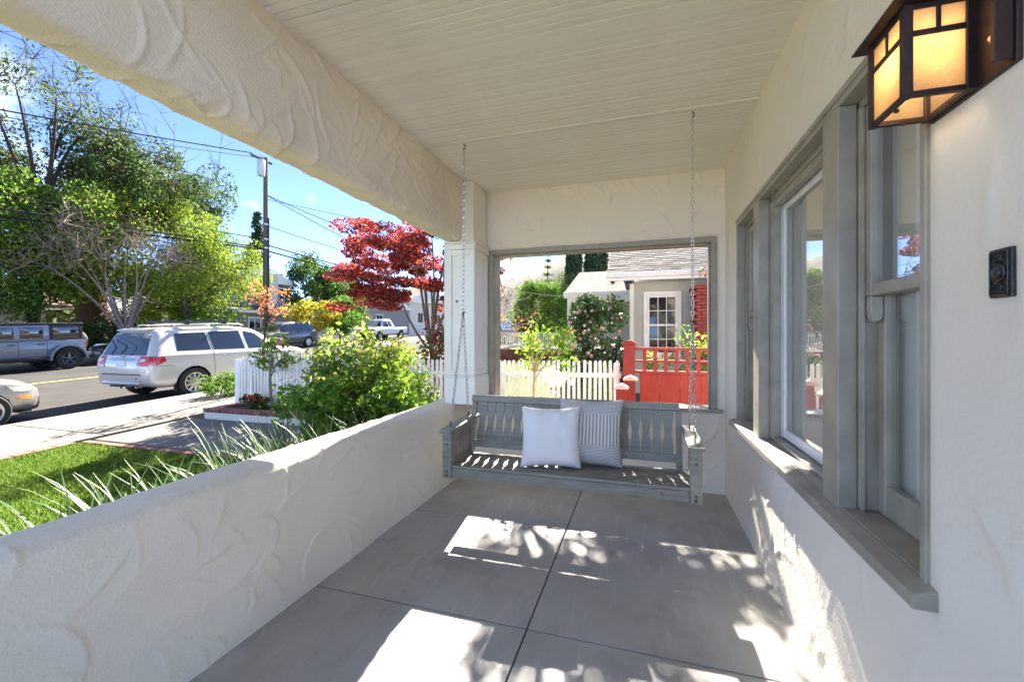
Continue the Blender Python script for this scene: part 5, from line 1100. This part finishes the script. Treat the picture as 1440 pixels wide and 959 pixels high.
SP = [(-2.35, .75), (-2.2, 1.05), (-2.45, 1.3), (-2.2, 1.5), (-2.4, 1.8), (-2.2, 2.0), (-2.5, 2.2), (-2.25, 2.45), (-2.55, 2.65), (-2.3, 2.85), (-2.6, 3.05), (-2.25, 3.2), (-2.5, 3.4), (-2.3, 3.6), (-2.75, 3.3), (-2.15, 3.85), (-2.8, 2.75), (-2.65, 1.65), (-2.75, 2.35), (-2.95, 3.05), (-2.2, 3.4), (-2.15, 2.65), (-3.05, 3.45), (-2.7, 3.65)]
NM = ['at the left edge of the photo', 'second from the left edge', 'third from the left edge', 'fourth from the left edge', 'fifth from the left edge', 'sixth from the left edge', 'by the shaded lawn corner', 'past the shaded lawn corner', 'reaching out over the lawn corner', 'in the middle of the row', 'leaning over the front walk', 'close to the middle of the wall', 'in front of the planter', 'left of the rose bush', 'beyond the others towards the front walk', 'under the rose bush against the wall', 'at the outer side by the walk', 'outer one near the left edge', 'outer one by the lawn corner', 'outermost one at the walk edge', 'tight against it left of the bush', 'tight against it in mid row', 'by the bush and walk', 'at the left foot of the bush']
for k, (x, y) in enumerate(SP):
    z = -.14; rt = thing('strap_leaf_plant', 'clump of arching strap leaves by the low wall, ' + NM[k], 'plant', (x, y, z), 0, 'strap leaved clumps along the low wall')
    for q in range(30):
        a = rg.uniform(0, 6.28); a = math.pi - a if math.cos(a) > -.05 else a; inst(STR[rg.randrange(10)], 'leaf', rt, (x + .05*math.cos(a) + rg.uniform(-.06, .06), y + .05*math.sin(a) + rg.uniform(-.06, .06), z), (0, rg.uniform(-.12, .25), a), (1, 1, rg.uniform(.85, 1.12)))

# wood far behind the houses, one mass
r = np.random.default_rng(99); n = 26000; y = r.uniform(2, 95, n); x = -47 - r.uniform(0, 9, n) + 4*np.sin(y*.35); top = 5.5 + 2.2*np.sin(y*.31+1) + 1.5*np.sin(y*.83) + 1.0*np.sin(y*2.1); z = Gn(y) + top*r.uniform(0, 1, n)**.6
V, F = leaf_arrays(np.stack([x, y, z], -1), r, .75, .6, .3); o = bpy.data.objects.new('far_woods', np_mesh('far_woods', V, F, M['l_mid'])); C.objects.link(o); tag(o, 'green wood behind the houses across the street', kind='stuff')
# ------------------------------------------------------------------ fences, gate, planter
def picket_mesh(h, w_=.045, th=.018, round_top=True):
    b = B(); b.prism([(-w_/2, 0), (w_/2, 0), (w_/2, h - w_*.35), (w_*.22, h), (-w_*.22, h), (-w_/2, h - w_*.35)], 1, -th/2, th/2); return b.mesh('picket', M['white'], .002)
def picket_fence(name_lab, p, q, zt, h, pitch, group, posts=2.2, seed=0, stuff=False, pw=.045):
    p, q = Vector(p), Vector(q); d = (q-p); Ln = d.length; u = d/Ln; ang_ = math.atan2(u.y, u.x); r = random.Random(seed)
    zt0, zt1 = zt if isinstance(zt, tuple) else (zt, zt)
    root = thing('picket_fence', name_lab, 'fence', (p.x, p.y, zt0 - h), 0, group); n = int(Ln/pitch)
    nv = Vector((-u.y, u.x)) * .022
    if stuff:
        b = B()
        for k in range(n):
            c = p + u*(k+.5)*pitch; z = zt0 + (zt1-zt0)*(k+.5)/n; mt = Matrix.Translation((c.x, c.y, z-h)) @ Matrix.Rotation(ang_, 4, 'Z'); b.box((-pw/2, -.009, 0), (pw/2, .009, h), mat4=mt)
        o = b.build('pickets', M['white'], root); tag(o, kind='stuff')
    else:
        me = picket_mesh(h, pw)
        for k in range(n):
            c = p + u*(k+.5)*pitch; z = zt0 + (zt1-zt0)*(k+.5)/n; inst(me, 'picket', root, (c.x, c.y, z - h + r.uniform(-.006, .006)), (0, r.uniform(-.012, .012), ang_))
    for f in (.22, .78):
        b = B(); vs = []
        for e, z in ((p, zt0-h+h*f), (q, zt1-h+h*f)):
            for o1, o2 in ((1, -.03), (2.4, -.03), (2.4, .03), (1, .03)): vs.append((e.x + nv.x*o1*.5 + nv.x*.02, e.y + nv.y*o1*.5 + nv.y*.02, z + o2))
        b.add(vs, [(0, 1, 2, 3), (7, 6, 5, 4), (0, 4, 5, 1), (1, 5, 6, 2), (2, 6, 7, 3), (3, 7, 4, 0)]); b.build('rail', M['white'], root)
    k = 0.
    while k <= Ln + .01:
        c = p + u*k + nv*2.9; z = zt0 + (zt1-zt0)*k/Ln; b = B(); b.box((c.x-.04, c.y-.04, z-h-.15), (c.x+.04, c.y+.04, z-.04)); b.build('post', M['white'], root, .004); k += posts
    return root
picket_fence('white picket fence running from the planter corner to the red gate', (-7.36, 6.22), (-.30, 6.28), (.90, .96), .98, .0765, 'white picket fences', 1.75, 1)
picket_fence('white picket fence along the pavement beyond the planter', (-7.40, 6.32), (-7.40, 16.4), (.92, 1.30), 1.0, .09, 'white picket fences', 2.5, 2)
picket_fence('white picket fence on the brick wall at the far end of the lawn', (-7.2, 16.7), (-1.9, 16.7), 1.50, .68, .088, 'white picket fences', 2.6, 3)
picket_fence('white picket fence across the street behind the yellow shrub', (-24.4, 26.2), (-24.4, 33.6), (1.95, 2.3), 1.15, .13, 'white picket fences', 2.4, 4, stuff=True, pw=.08)
def brick_run(parent, x0, x1, y, z0, rows, m, depth, me, ln=.205, hh=.068, stagger=True, axis='x', seed=0):
    r = random.Random(seed)
    for k in range(rows):
        s = (ln/2 if (k % 2 and stagger) else 0); x = x0 + ln/2 - s
        while x < x1 + ln*.2:
            pos = (x, y + r.uniform(-.003, .003), z0 + (k+.5)*hh) if axis == 'x' else (y + r.uniform(-.003, .003), x, z0 + (k+.5)*hh)
            inst(me, 'brick', parent, pos, (0, 0, 0 if axis == 'x' else R(90))); x += ln
bwl = thing('brick_wall', 'low dark red brick wall under the far white picket fence', 'wall', (-4.6, 16.7, G(16.7)))
bb = B(); bb.box((-.097, -.05, -.03), (.097, .05, .03)); wb = bb.mesh('brick', M['brick'], .004)
b = B(); b.box((-7.2, 16.62, G(16.7)-.1), (-1.9, 16.84, .80)); b.build('wall_core', M['joint'], bwl)
brick_run(bwl, -7.2, -1.95, 16.60, .27, 8, None, 0, wb, seed=1)
# planter
pl = thing('planter', 'white stucco planter wall topped with bricks at the front walk', 'planter', (-5.2, 5.5, G(5.5)))
b = B(); b.box((-7.18, 5.44, -.4), (-3.3, 5.56, .02)); b.box((-7.18, 5.5605, -.4), (-7.06, 6.30, .02)); b.build('planter_wall', M['stucco_house'], pl, .01, seg=2)
bb = B(); bb.box((-.045, -.095, -.03), (.045, .095, .03)); cb_ = bb.mesh('brick', M['brick'], .005); rg = random.Random(5)
for k in range(40): inst(cb_, 'brick', pl, (-7.14 + k*.0965, 5.51 + rg.uniform(-.006, .006), .052), (0, 0, rg.uniform(-.03, .03)))
for k in range(7): inst(cb_, 'brick', pl, (-7.12 + rg.uniform(-.006, .006), 5.67 + k*.0965, .052), (0, 0, R(90) + rg.uniform(-.03, .03)))
o = bumpy('planter_soil', -7.05, -3.3, 5.57, 6.9, .03, M['soil'], 12, .025, .08)
# red gate and fence
gt = thing('red_fence', 'red stained board fence with square lattice top', 'fence', (.3, 6.2, -.2))
b = B(); b.box((-.265, 6.10, -.3), (-.105, 6.26, 1.20)); b.build('gate_post', M['redpaint'], gt, .006)
b = B(); b.box((-.29, 6.075, 1.2005), (-.08, 6.285, 1.225)); b.prism([(-.275, 1.2255), (-.095, 1.2255), (-.15, 1.255), (-.22, 1.255)], 1, 6.09, 6.27); b.build('post_cap', M['redpaint'], gt, .004)
for k in range(9):
    x = -.04 + k*.262 ; b = B(); b.box((x, 6.19 + (k % 2)*.004, -.2), (x + .256, 6.212 + (k % 2)*.004, .80)); b.build('board', M['redwood'], gt, .004)
for z0_, z1_ in ((.80, .838), (.955, .985), (1.118, 1.158)):
    b = B(); b.box((-.1045, 6.165, z0_), (2.4, 6.225, z1_)); b.build('rail', M['redpaint'], gt, .003)
for k in range(18):
    x = .0 + k*.138; b = B(); b.box((x, 6.18, .8385), (x+.048, 6.21, .9545)); b.build('lattice_bar', M['redpaint'], gt, .002)
    b = B(); b.box((x, 6.18, .9855), (x+.048, 6.21, 1.1175)); b.build('lattice_bar', M['redpaint'], gt, .002)
for i, (x, y, zt) in enumerate([(-.235, 5.0, .77), (-.14, 5.25, .845)]):
    lp = thing('garden_post', ['shorter red post with wide pale pink cap nearest the porch', 'taller red post with wide pale pink cap by the red gate'][i], 'post', (x, y, G(y)), 0, 'capped red posts')
    b = B(); b.box((x-.055, y-.055, G(y)-.1), (x+.055, y+.055, zt-.055)); b.build('shaft', M['redwood'], lp, .005)
    b = B(); b.prism([(-.085, -.055), (.085, -.055), (.08, -.035), (.03, -.012), (.008, 0), (-.008, 0), (-.03, -.012), (-.08, -.035)], 1, -.085, .085); b.v = [(a+x, c+y, e+zt) for a, c, e in b.v]; b.build('cap', mat('faded_pink_%d' % i, (.62, .40, .36), .7, .1, 8), lp, .006)
# ------------------------------------------------------------------ houses
def shingles(parent, a, u, v, nu, nv, m, seed, th=.02, name='shingles'):
    # courses of overlapping tabs: a corner, u along the eave, v up the slope
    r = random.Random(seed); a, u, v = Vector(a), Vector(u), Vector(v); nrm = u.cross(v).normalized(); nrm = nrm if nrm.z > 0 else -nrm; b = B()
    for j in range(nv):
        s = r.uniform(0, 1); k = -1
        while k < nu:
            w_ = r.choice((.7, 1., 1., 1.4)); t0, t1 = max(0, (k+s)/nu), min(1, (k+s+w_*.97)/nu); k += w_
            if t1 <= t0: continue
            l0 = j/nv - r.uniform(0, .12)/nv; l1 = (j+1.15)/nv; h0 = th*r.uniform(.8, 1.3)
            P = [a+u*t0+v*l0+nrm*.001, a+u*t1+v*l0+nrm*.001, a+u*t1+v*min(1, l1)+nrm*.001, a+u*t0+v*min(1, l1)+nrm*.001]; Q = [P[0]+nrm*h0, P[1]+nrm*h0, P[2]+nrm*.003, P[3]+nrm*.003]
            b.add(P+Q, [(4, 5, 6, 7), (0, 1, 5, 4), (1, 2, 6, 5), (3, 0, 4, 7)])
    o = b.build(name, m, parent); tag(o, kind='stuff'); return o
nh = thing('neighbour_house', 'gray sided neighbour house with shingled roof seen through the opening', 'house', (2.5, 12.5, .1))
b = B(); b.box((-.20, 10.53, -.1), (6.5, 17.5, 2.60)); b.box((-2.0, 13.53, -.1), (-.2005, 17.4, 2.45)); b.build('wall', M['siding'], nh)
def lap(x0, x1, y, z0, z1, hgt, holes=None):
    k = 0; z = z0
    while z < z1:
        zz = min(z + hgt, z1); segs = [(x0, x1)]
        if holes and z < holes[3] and zz > holes[2]: segs = [(x0, holes[0]), (holes[1], x1)]
        for a, c in segs:
            bb_ = B(); bb_.prism([(y, z), (y - .022, z), (y - .006, zz + .012), (y, zz + .012)], 0, a, c); bb_.build('siding_board', M['siding'], nh)
        z += hgt
lap(-.20, 4.0, 10.528, .1, 2.58, .222, (.06, .80, .86, 2.30)); lap(-1.98, -.22, 13.528, .1, 2.42, .222)
b = B(); b.box((-.30, 10.47, -.1), (-.2005, 10.60, 2.56)); b.build('corner_board', M['cream'], nh, .004)
# window
nw = bpy.data.objects.new('window', None); C.objects.link(nw); nw.parent = nh; nw.location = (0, 0, 0)
X0, X1, Z0, Z1, Yw = .015, .845, .80, 2.36, 10.50
b = B()
for (a, c, e, f) in ((X0, X0+.085, Z0, Z1), (X1-.085, X1, Z0, Z1), (X0+.0855, X1-.0855, Z1-.085, Z1), (X0+.0855, X1-.0855, Z0, Z0+.085)): b.box((a, Yw-.035, e), (c, Yw+.03, f))
b.build('casing', M['white'], nw, .004)
b = B(); b.box((X0-.03, Yw-.075, Z0-.035), (X1+.03, Yw-.0, Z0-.001)); b.build('sill', M['white'], nw, .004)
xi0, xi1, zi0, zi1 = X0+.086, X1-.086, Z0+.086, Z1-.086; zm = (zi0+zi1)/2
b = B()
for (a, c, e, f) in ((xi0, xi0+.045, zi0, zi1), (xi1-.045, xi1, zi0, zi1), (xi0+.0455, xi1-.0455, zi1-.05, zi1), (xi0+.0455, xi1-.0455, zi0, zi0+.06), (xi0+.0455, xi1-.0455, zm-.02, zm+.02)): b.box((a, Yw-.012, e), (c, Yw+.022, f))
wcol = (xi1-xi0-.09)/3
for k in (1, 2): b.box((xi0+.045+wcol*k-.008, Yw-.008, zi0+.0605), (xi0+.045+wcol*k+.008, Yw+.015, zm-.0205)); b.box((xi0+.045+wcol*k-.008, Yw-.008, zm+.0205), (xi0+.045+wcol*k+.008, Yw+.015, zi1-.0505))
hts = [(zi0+.06, zm-.02), (zm+.02, zi1-.05)]
for (a, c) in hts: b.box((xi0+.0455, Yw-.0065, (a+c)/2-.008), (xi1-.0455, Yw+.0135, (a+c)/2+.008))
b.build('sash', M['white'], nw)
for (a, c) in hts:
    for j in range(2):
        for k in range(3):
            za, zb_ = (a, (a+c)/2) if j == 0 else ((a+c)/2, c); b = B(); b.box((xi0+.045+wcol*k+.004, Yw+.002, za+.003), (xi0+.045+wcol*(k+1)-.004, Yw+.006, zb_-.003)); b.build('pane', M['houseglass'], nw)
# roofs: one slope towards the porch each
def slope_roof(x0, x1, ye, ze, yr, zr, nu, nv, seed, dx=0.):
    b = B(); b.prism([(ye, ze-.16), (yr, zr-.16), (2*yr-ye, ze-.16), (2*yr-ye, ze), (yr, zr), (ye, ze)], 0, x0, x1); b.build('roof_slab', M['white'], nh)
    shingles(nh, (x0, ye-.01, ze+.002), (x1-x0, 0, 0), (0, yr-ye+.01, zr-ze), nu, nv, M['shingle'], seed, .012)
    b = B(); b.box((x0-.02, ye-.03, ze-.17), (x1+.02, ye-.001, ze+.012)); b.build('fascia', M['white'], nh, .004)
    b = B(); b.prism([(ye-.0305, ze-.02), (ye-.10, ze-.02), (ye-.105, ze-.05), (ye-.085, ze-.10), (ye-.0305, ze-.11)], 0, x0-.03, x1+.03); b.build('gutter', M['white'], nh, .004)
slope_roof(-.78, 7.0, 9.95, 2.74, 14.0, 5.0, 34, 36, 1); slope_roof(-2.12, -.30, 12.0, 2.56, 15.0, 3.55, 9, 24, 2)
b = B(); b.box((-2.06, 12.08, G(12)-.1), (-1.96, 12.18, 2.39)); b.build('porch_post', M['white'], nh, .006)
b = B(); b.box((-2.05, 12.05, 2.28), (-.31, 12.20, 2.395)); b.build('porch_beam', M['white'], nh, .004)
b = B(); b.prism([(9.97, 2.57), (10.45, 2.57), (10.45, 2.80)], 0, -.72, -.64); b.build('eave_bracket', M['shingle_dk'], nh)
bp = thing('brick_pillar', 'red painted brick chimney at the right of the opening', 'chimney', (1.5, 10.0, .1))
b = B(); b.box((1.08, 9.80, .05), (1.95, 10.42, 2.30)); b.build('pillar_core', M['redbrick'], bp)
bb = B(); bb.box((-.098, -.045, -.031), (.098, .045, .031)); rb = bb.mesh('brick', M['redbrick'], .004)
brick_run(bp, 1.08, 1.80, 9.78, .75, 23, None, 0, rb, seed=2); brick_run(bp, 9.86, 10.3, 1.07, .75, 23, None, 0, rb, axis='y', seed=3)
b = B(); b.box((1.0, 9.70, 2.315), (2.0, 10.45, 2.39)); b.build('chimney_cap', M['redbrick'], bp, .01)
tree('climbing_shrub', 'dark red leaved shrub over the brick chimney', 'shrub', (1.75, 9.3, G(9.3)), 1.2, (1.75, 9.4, 2.65), (.5, .3, .3), 16, 500, .08, [(M['l_red'], .6), (M['l_dark'], .4)], M['bark'], .03, 95, .2, 5)

def simple_house(label, base, walls, roofs, wins, wm, rm_, seed=0, porch=()):
    h = thing('house', label, 'house', base, 0, 'houses across the street')
    for (a, c) in walls: b = B(); b.box(a, c); b.build('wall', wm, h)
    for k, (kind, a, c, ov, rise) in enumerate(roofs):
        x0, y0, z0_ = a; x1, y1, z1_ = c; b = B()
        if kind == 'x': ym_ = (y0+y1)/2; b.prism([(y0-ov, z1_-.05), (y1+ov, z1_-.05), (y1+ov, z1_+.12), (ym_, z1_+rise), (y0-ov, z1_+.12)], 0, x0-ov, x1+ov)
        else: xm_ = (x0+x1)/2; b.prism([(x0-ov, z1_-.05), (x1+ov, z1_-.05), (x1+ov, z1_+.12), (xm_, z1_+rise), (x0-ov, z1_+.12)], 1, y0-ov, y1+ov)
        b.build('roof', M['white'], h)
        if kind == 'x': shingles(h, (x0-ov, y0-ov, z1_+.125), (x1-x0+2*ov, 0, 0), (0, (y1-y0)/2+ov, rise-.12), 18, 12, rm_, seed+k, .03); shingles(h, (x0-ov, y1+ov, z1_+.125), (x1-x0+2*ov, 0, 0), (0, -(y1-y0)/2-ov, rise-.12), 18, 12, rm_, seed+k+9, .03)
        else: shingles(h, (x1+ov, y0-ov, z1_+.125), (0, y1-y0+2*ov, 0), (-(x1-x0)/2-ov, 0, rise-.12), 22, 14, rm_, seed+k, .03)
    for (x, y, z, w_, hh) in wins:      # windows on walls that face +x (the street)
        wn_ = B(); wn_.box((x-.02, y-w_/2-.1, z-.1), (x+.05, y-w_/2, z+hh+.1)); wn_.box((x-.02, y+w_/2, z-.1), (x+.05, y+w_/2+.1, z+hh+.1)); wn_.box((x-.02, y-w_/2, z-.1), (x+.05, y+w_/2, z)); wn_.box((x-.02, y-w_/2, z+hh), (x+.05, y+w_/2, z+hh+.1)); wn_.box((x-.02, y-.025, z), (x+.04, y+.025, z+hh))
        f = wn_.build('window', M['white'], h); b = B(); b.box((x-.01, y-w_/2, z), (x+.02, y+w_/2, z+hh)); b.build('pane', M['houseglass'], f)
    return h
M['house_gray'] = mat('blue_gray_wall', (.23, .24, .26), .8, .05, 2); M['house_tan'] = mat('tan_wall', (.30, .27, .21), .8, .05, 2); M['house_white'] = mat('white_wall', (.62, .61, .58), .8, .05, 2)
H1 = simple_house('blue gray two storey house behind the utility pole', (-33, 26, G(26)), [((-40, 21.8, .2), (-29.6, 30.5, 3.2)), ((-39, 23.5, 3.2), (-31, 31.4, 6.0))], [('x', (-39, 23.5, 0), (-31, 31.4, 6.0), .5, 1.55), ('y', (-40, 21.8, 0), (-29.6, 31.0, 3.25), .7, 1.6)], [(-31, 25.6, 4.6, .9, 1.1), (-31, 30.3, 4.5, .9, 1.1), (-29.6, 23.6, 1.3, 1.0, 1.5), (-29.6, 26.5, 1.3, 1.0, 1.5)], M['house_gray'], M['shingle_dk'], 3)
b = B(); b.box((-30.99, 28.6, 3.3), (-30.3, 29.5, 6.7)); b.build('chimney', M['house_white'], H1)
b = B(); b.prism([(28.6, 3.25), (31.6, 3.25), (30.1, 4.15)], 0, -29.5, -28.2); b.build('porch_gable', M['house_tan'], H1)
b = B(); b.box((-28.4, 28.8, .3), (-28.2, 29.0, 3.25)); b.box((-28.4, 31.2, .3), (-28.2, 31.4, 3.25)); b.build('porch_post', M['white'], H1)
simple_house('white ranch house with brown roof behind the off-road vehicle', (-36, 11, G(11)), [((-40, 5.0, -.3), (-32, 15.2, 2.9))], [('y', (-40, 5.0, 0), (-32, 15.2, 2.95), .8, 1.9)], [(-32, 7.5, 1.0, 1.6, 1.3), (-32, 12.6, .3, 1.0, 2.0)], M['house_white'], M['shingle_br'], 13)
simple_house('small gray gabled house left of the maple tips', (-33, 47, 1.6), [((-40, 42.5, 1.4), (-31, 51.5, 5.0))], [('x', (-40, 42.5, 0), (-31, 51.5, 5.0), .6, 2.0)], [(-31, 45.4, 2.6, 1.2, 1.4)], M['house_gray'], M['shingle_dk'], 23)
simple_house('white gabled house far up the street behind the maple', (-34, 57, 1.6), [((-42, 52.5, 1.4), (-31, 64, 6.2))], [('x', (-42, 52.5, 0), (-31, 64, 6.2), .6, 2.6)], [(-31, 55.5, 3.4, 1.4, 1.4), (-31, 61, 3.4, 1.4, 1.4)], M['house_white'], M['shingle'], 33)
# brown board fence by the redwood
rf_ = thing('board_fence', 'reddish brown board fence between redwood trunk and SUV roof', 'fence', (-29.0, 18.4, G(18.4)))
for k in range(20):
    y = 16.9 + k*.205; b = B(); b.box((-29.0, y, G(y)-.05), (-28.97, y+.195, G(y)+1.5)); b.build('board', M['bark_red'], rf_, .004)
tw = thing('parked_car', 'green gray parked car roof beyond the far white fence', 'car')
me, bv = car_body(ST, M['p_gray'], (.95, 3.74), .415); bodypart(me, tw); wheel_set(tw, [(.84, .95), (-.84, .95), (.84, 3.74), (-.84, 3.74)], .365, .235, 10, M['alloy'], rimfrac=.67)
sidewin(bv, [(.62, 1.17), (1.42, 1.145), (1.42, 1.60), (.70, 1.585)], 'quarter_window', tw); sidewin(bv, [(1.50, 1.14), (2.36, 1.11), (2.36, 1.615), (1.50, 1.605)], 'rear_door_window', tw); sidewin(bv, [(2.47, 1.105), (3.30, 1.075), (2.86, 1.52), (2.47, 1.61)], 'front_door_window', tw)
patch(bv, [(-.70, 0, 1.10), (.70, 0, 1.10), (.585, 0, 1.62), (-.585, 0, 1.62)], (0, 1, 0), .006, M['carglass'], 'rear_window', tw, 10, 8)
place(tw, -9.1, 24.5, 0)
# ------------------------------------------------------------------ utility pole and wires
PX, PY = -24.6, 22.9
up_ = thing('utility_pole', 'wooden utility pole with gray transformer across the street', 'utility pole', (PX, PY, G(PY)), 0, 'utility poles')
b = B(); b.tube([(PX, PY, G(PY)-.3), (PX, PY, 13.5)], [.19, .135], 12); b.build('pole_shaft', M['pole'], up_, smooth=True)
b = B(); b.lathe([(.20, 0), (.24, .06), (.24, 1.0), (.20, 1.08), (.06, 1.1)], 18, (PX+.1, PY-.46, 12.1)); b.build('transformer', M['plate'], up_, smooth=True)
b = B()
for dx in (-.1, .1): b.tube([(PX+.1+dx, PY-.46, 13.19), (PX+.1+dx, PY-.46, 13.42)], [.05, .03], 8)
b.build('bushing', M['pole'], up_)
b = B(); b.box((PX-.06, PY-1.15, 13.22), (PX+.06, PY+.5, 13.34)); b.build('cross_arm', M['pole'], up_)
b = B(); b.tube([(PX+.2, PY+.05, .8), (PX+.2, PY+.05, 9.4)], .05, 6); b.build('conduit', M['black'], up_)
for z in (7.9, 7.3, 8.9): b = B(); b.lathe([(.22, 0), (.22, .10)], 12, (PX, PY, z)); b.build('pole_band', M['galv'], up_)
up2 = thing('utility_pole', 'second wooden utility pole far up the street hidden by the maple', 'utility pole', (PX, 66, 1.6), 0, 'utility poles')
b = B(); b.tube([(PX, 66, 1.3), (PX, 66, 13.6)], [.19, .135], 10); b.build('pole_shaft', M['pole'], up2, smooth=True)
b = B(); b.box((PX-.9, 65.94, 12.9), (PX+.9, 66.06, 13.02)); b.build('cross_arm', M['pole'], up2)
def wire(lab, a, c, sag, rad, n=24):
    a, c = Vector(a), Vector(c); P = [a.lerp(c, i/(n-1)) - Vector((0, 0, sag*4*(i/(n-1))*(1-i/(n-1)))) for i in range(n)]; b = B(); b.tube(P, rad, 5); o = b.build('power_line', M['wire'], None); tag(o, lab, 'wire', 'overhead wires'); return o
wire('topmost thick overhead wire from the left edge to the transformer', (PX, -12, 5.2), (PX, PY-1.1, 13.4), .25, .032)
wire('thin overhead wire crossing the bare branches below the topmost one', (PX, -12, 6.6), (PX, PY-.6, 13.3), .9, .016)
wire('upper of the three heavy cables across the lime coloured tree', (PX, -12, 5.5), (PX, PY, 7.95), .05, .028)
wire('middle of the three heavy cables across the lime coloured tree', (PX, -12, 5.0), (PX, PY, 7.35), .05, .045)
wire('lowest of the three heavy cables across the lime coloured tree', (PX, -12, 4.2), (PX, PY, 7.25), .02, .045)
wire('upper wire from the pole to the next pole up the street', (PX, PY, 8.9), (PX, 66, 9.4), .5, .03)
wire('lower thick cable from the pole to the next pole up the street', (PX, PY, 7.6), (PX, 66, 8.6), .7, .05)
wire('lowest thick cable from the pole to the next pole up the street', (PX, PY, 7.2), (PX, 66, 8.1), .7, .05)
wire('high thin wire running right from the pole behind the beam', (PX, PY, 10.7), (4, 62, 9.8), .5, .018)
wire('slanting service wire from the pole towards the red maple', (PX, PY, 11.0), (-9.5, 26, 5.0), .25, .024)
wire('second slanting service wire just below the first one', (PX, PY, 11.0), (-12.5, 28, 4.6), .3, .024)
wire('white service cable over the round green tree to the neighbour house', (-10, 27, 5.2), (-2.0, 13.5, 2.55), .25, .014)
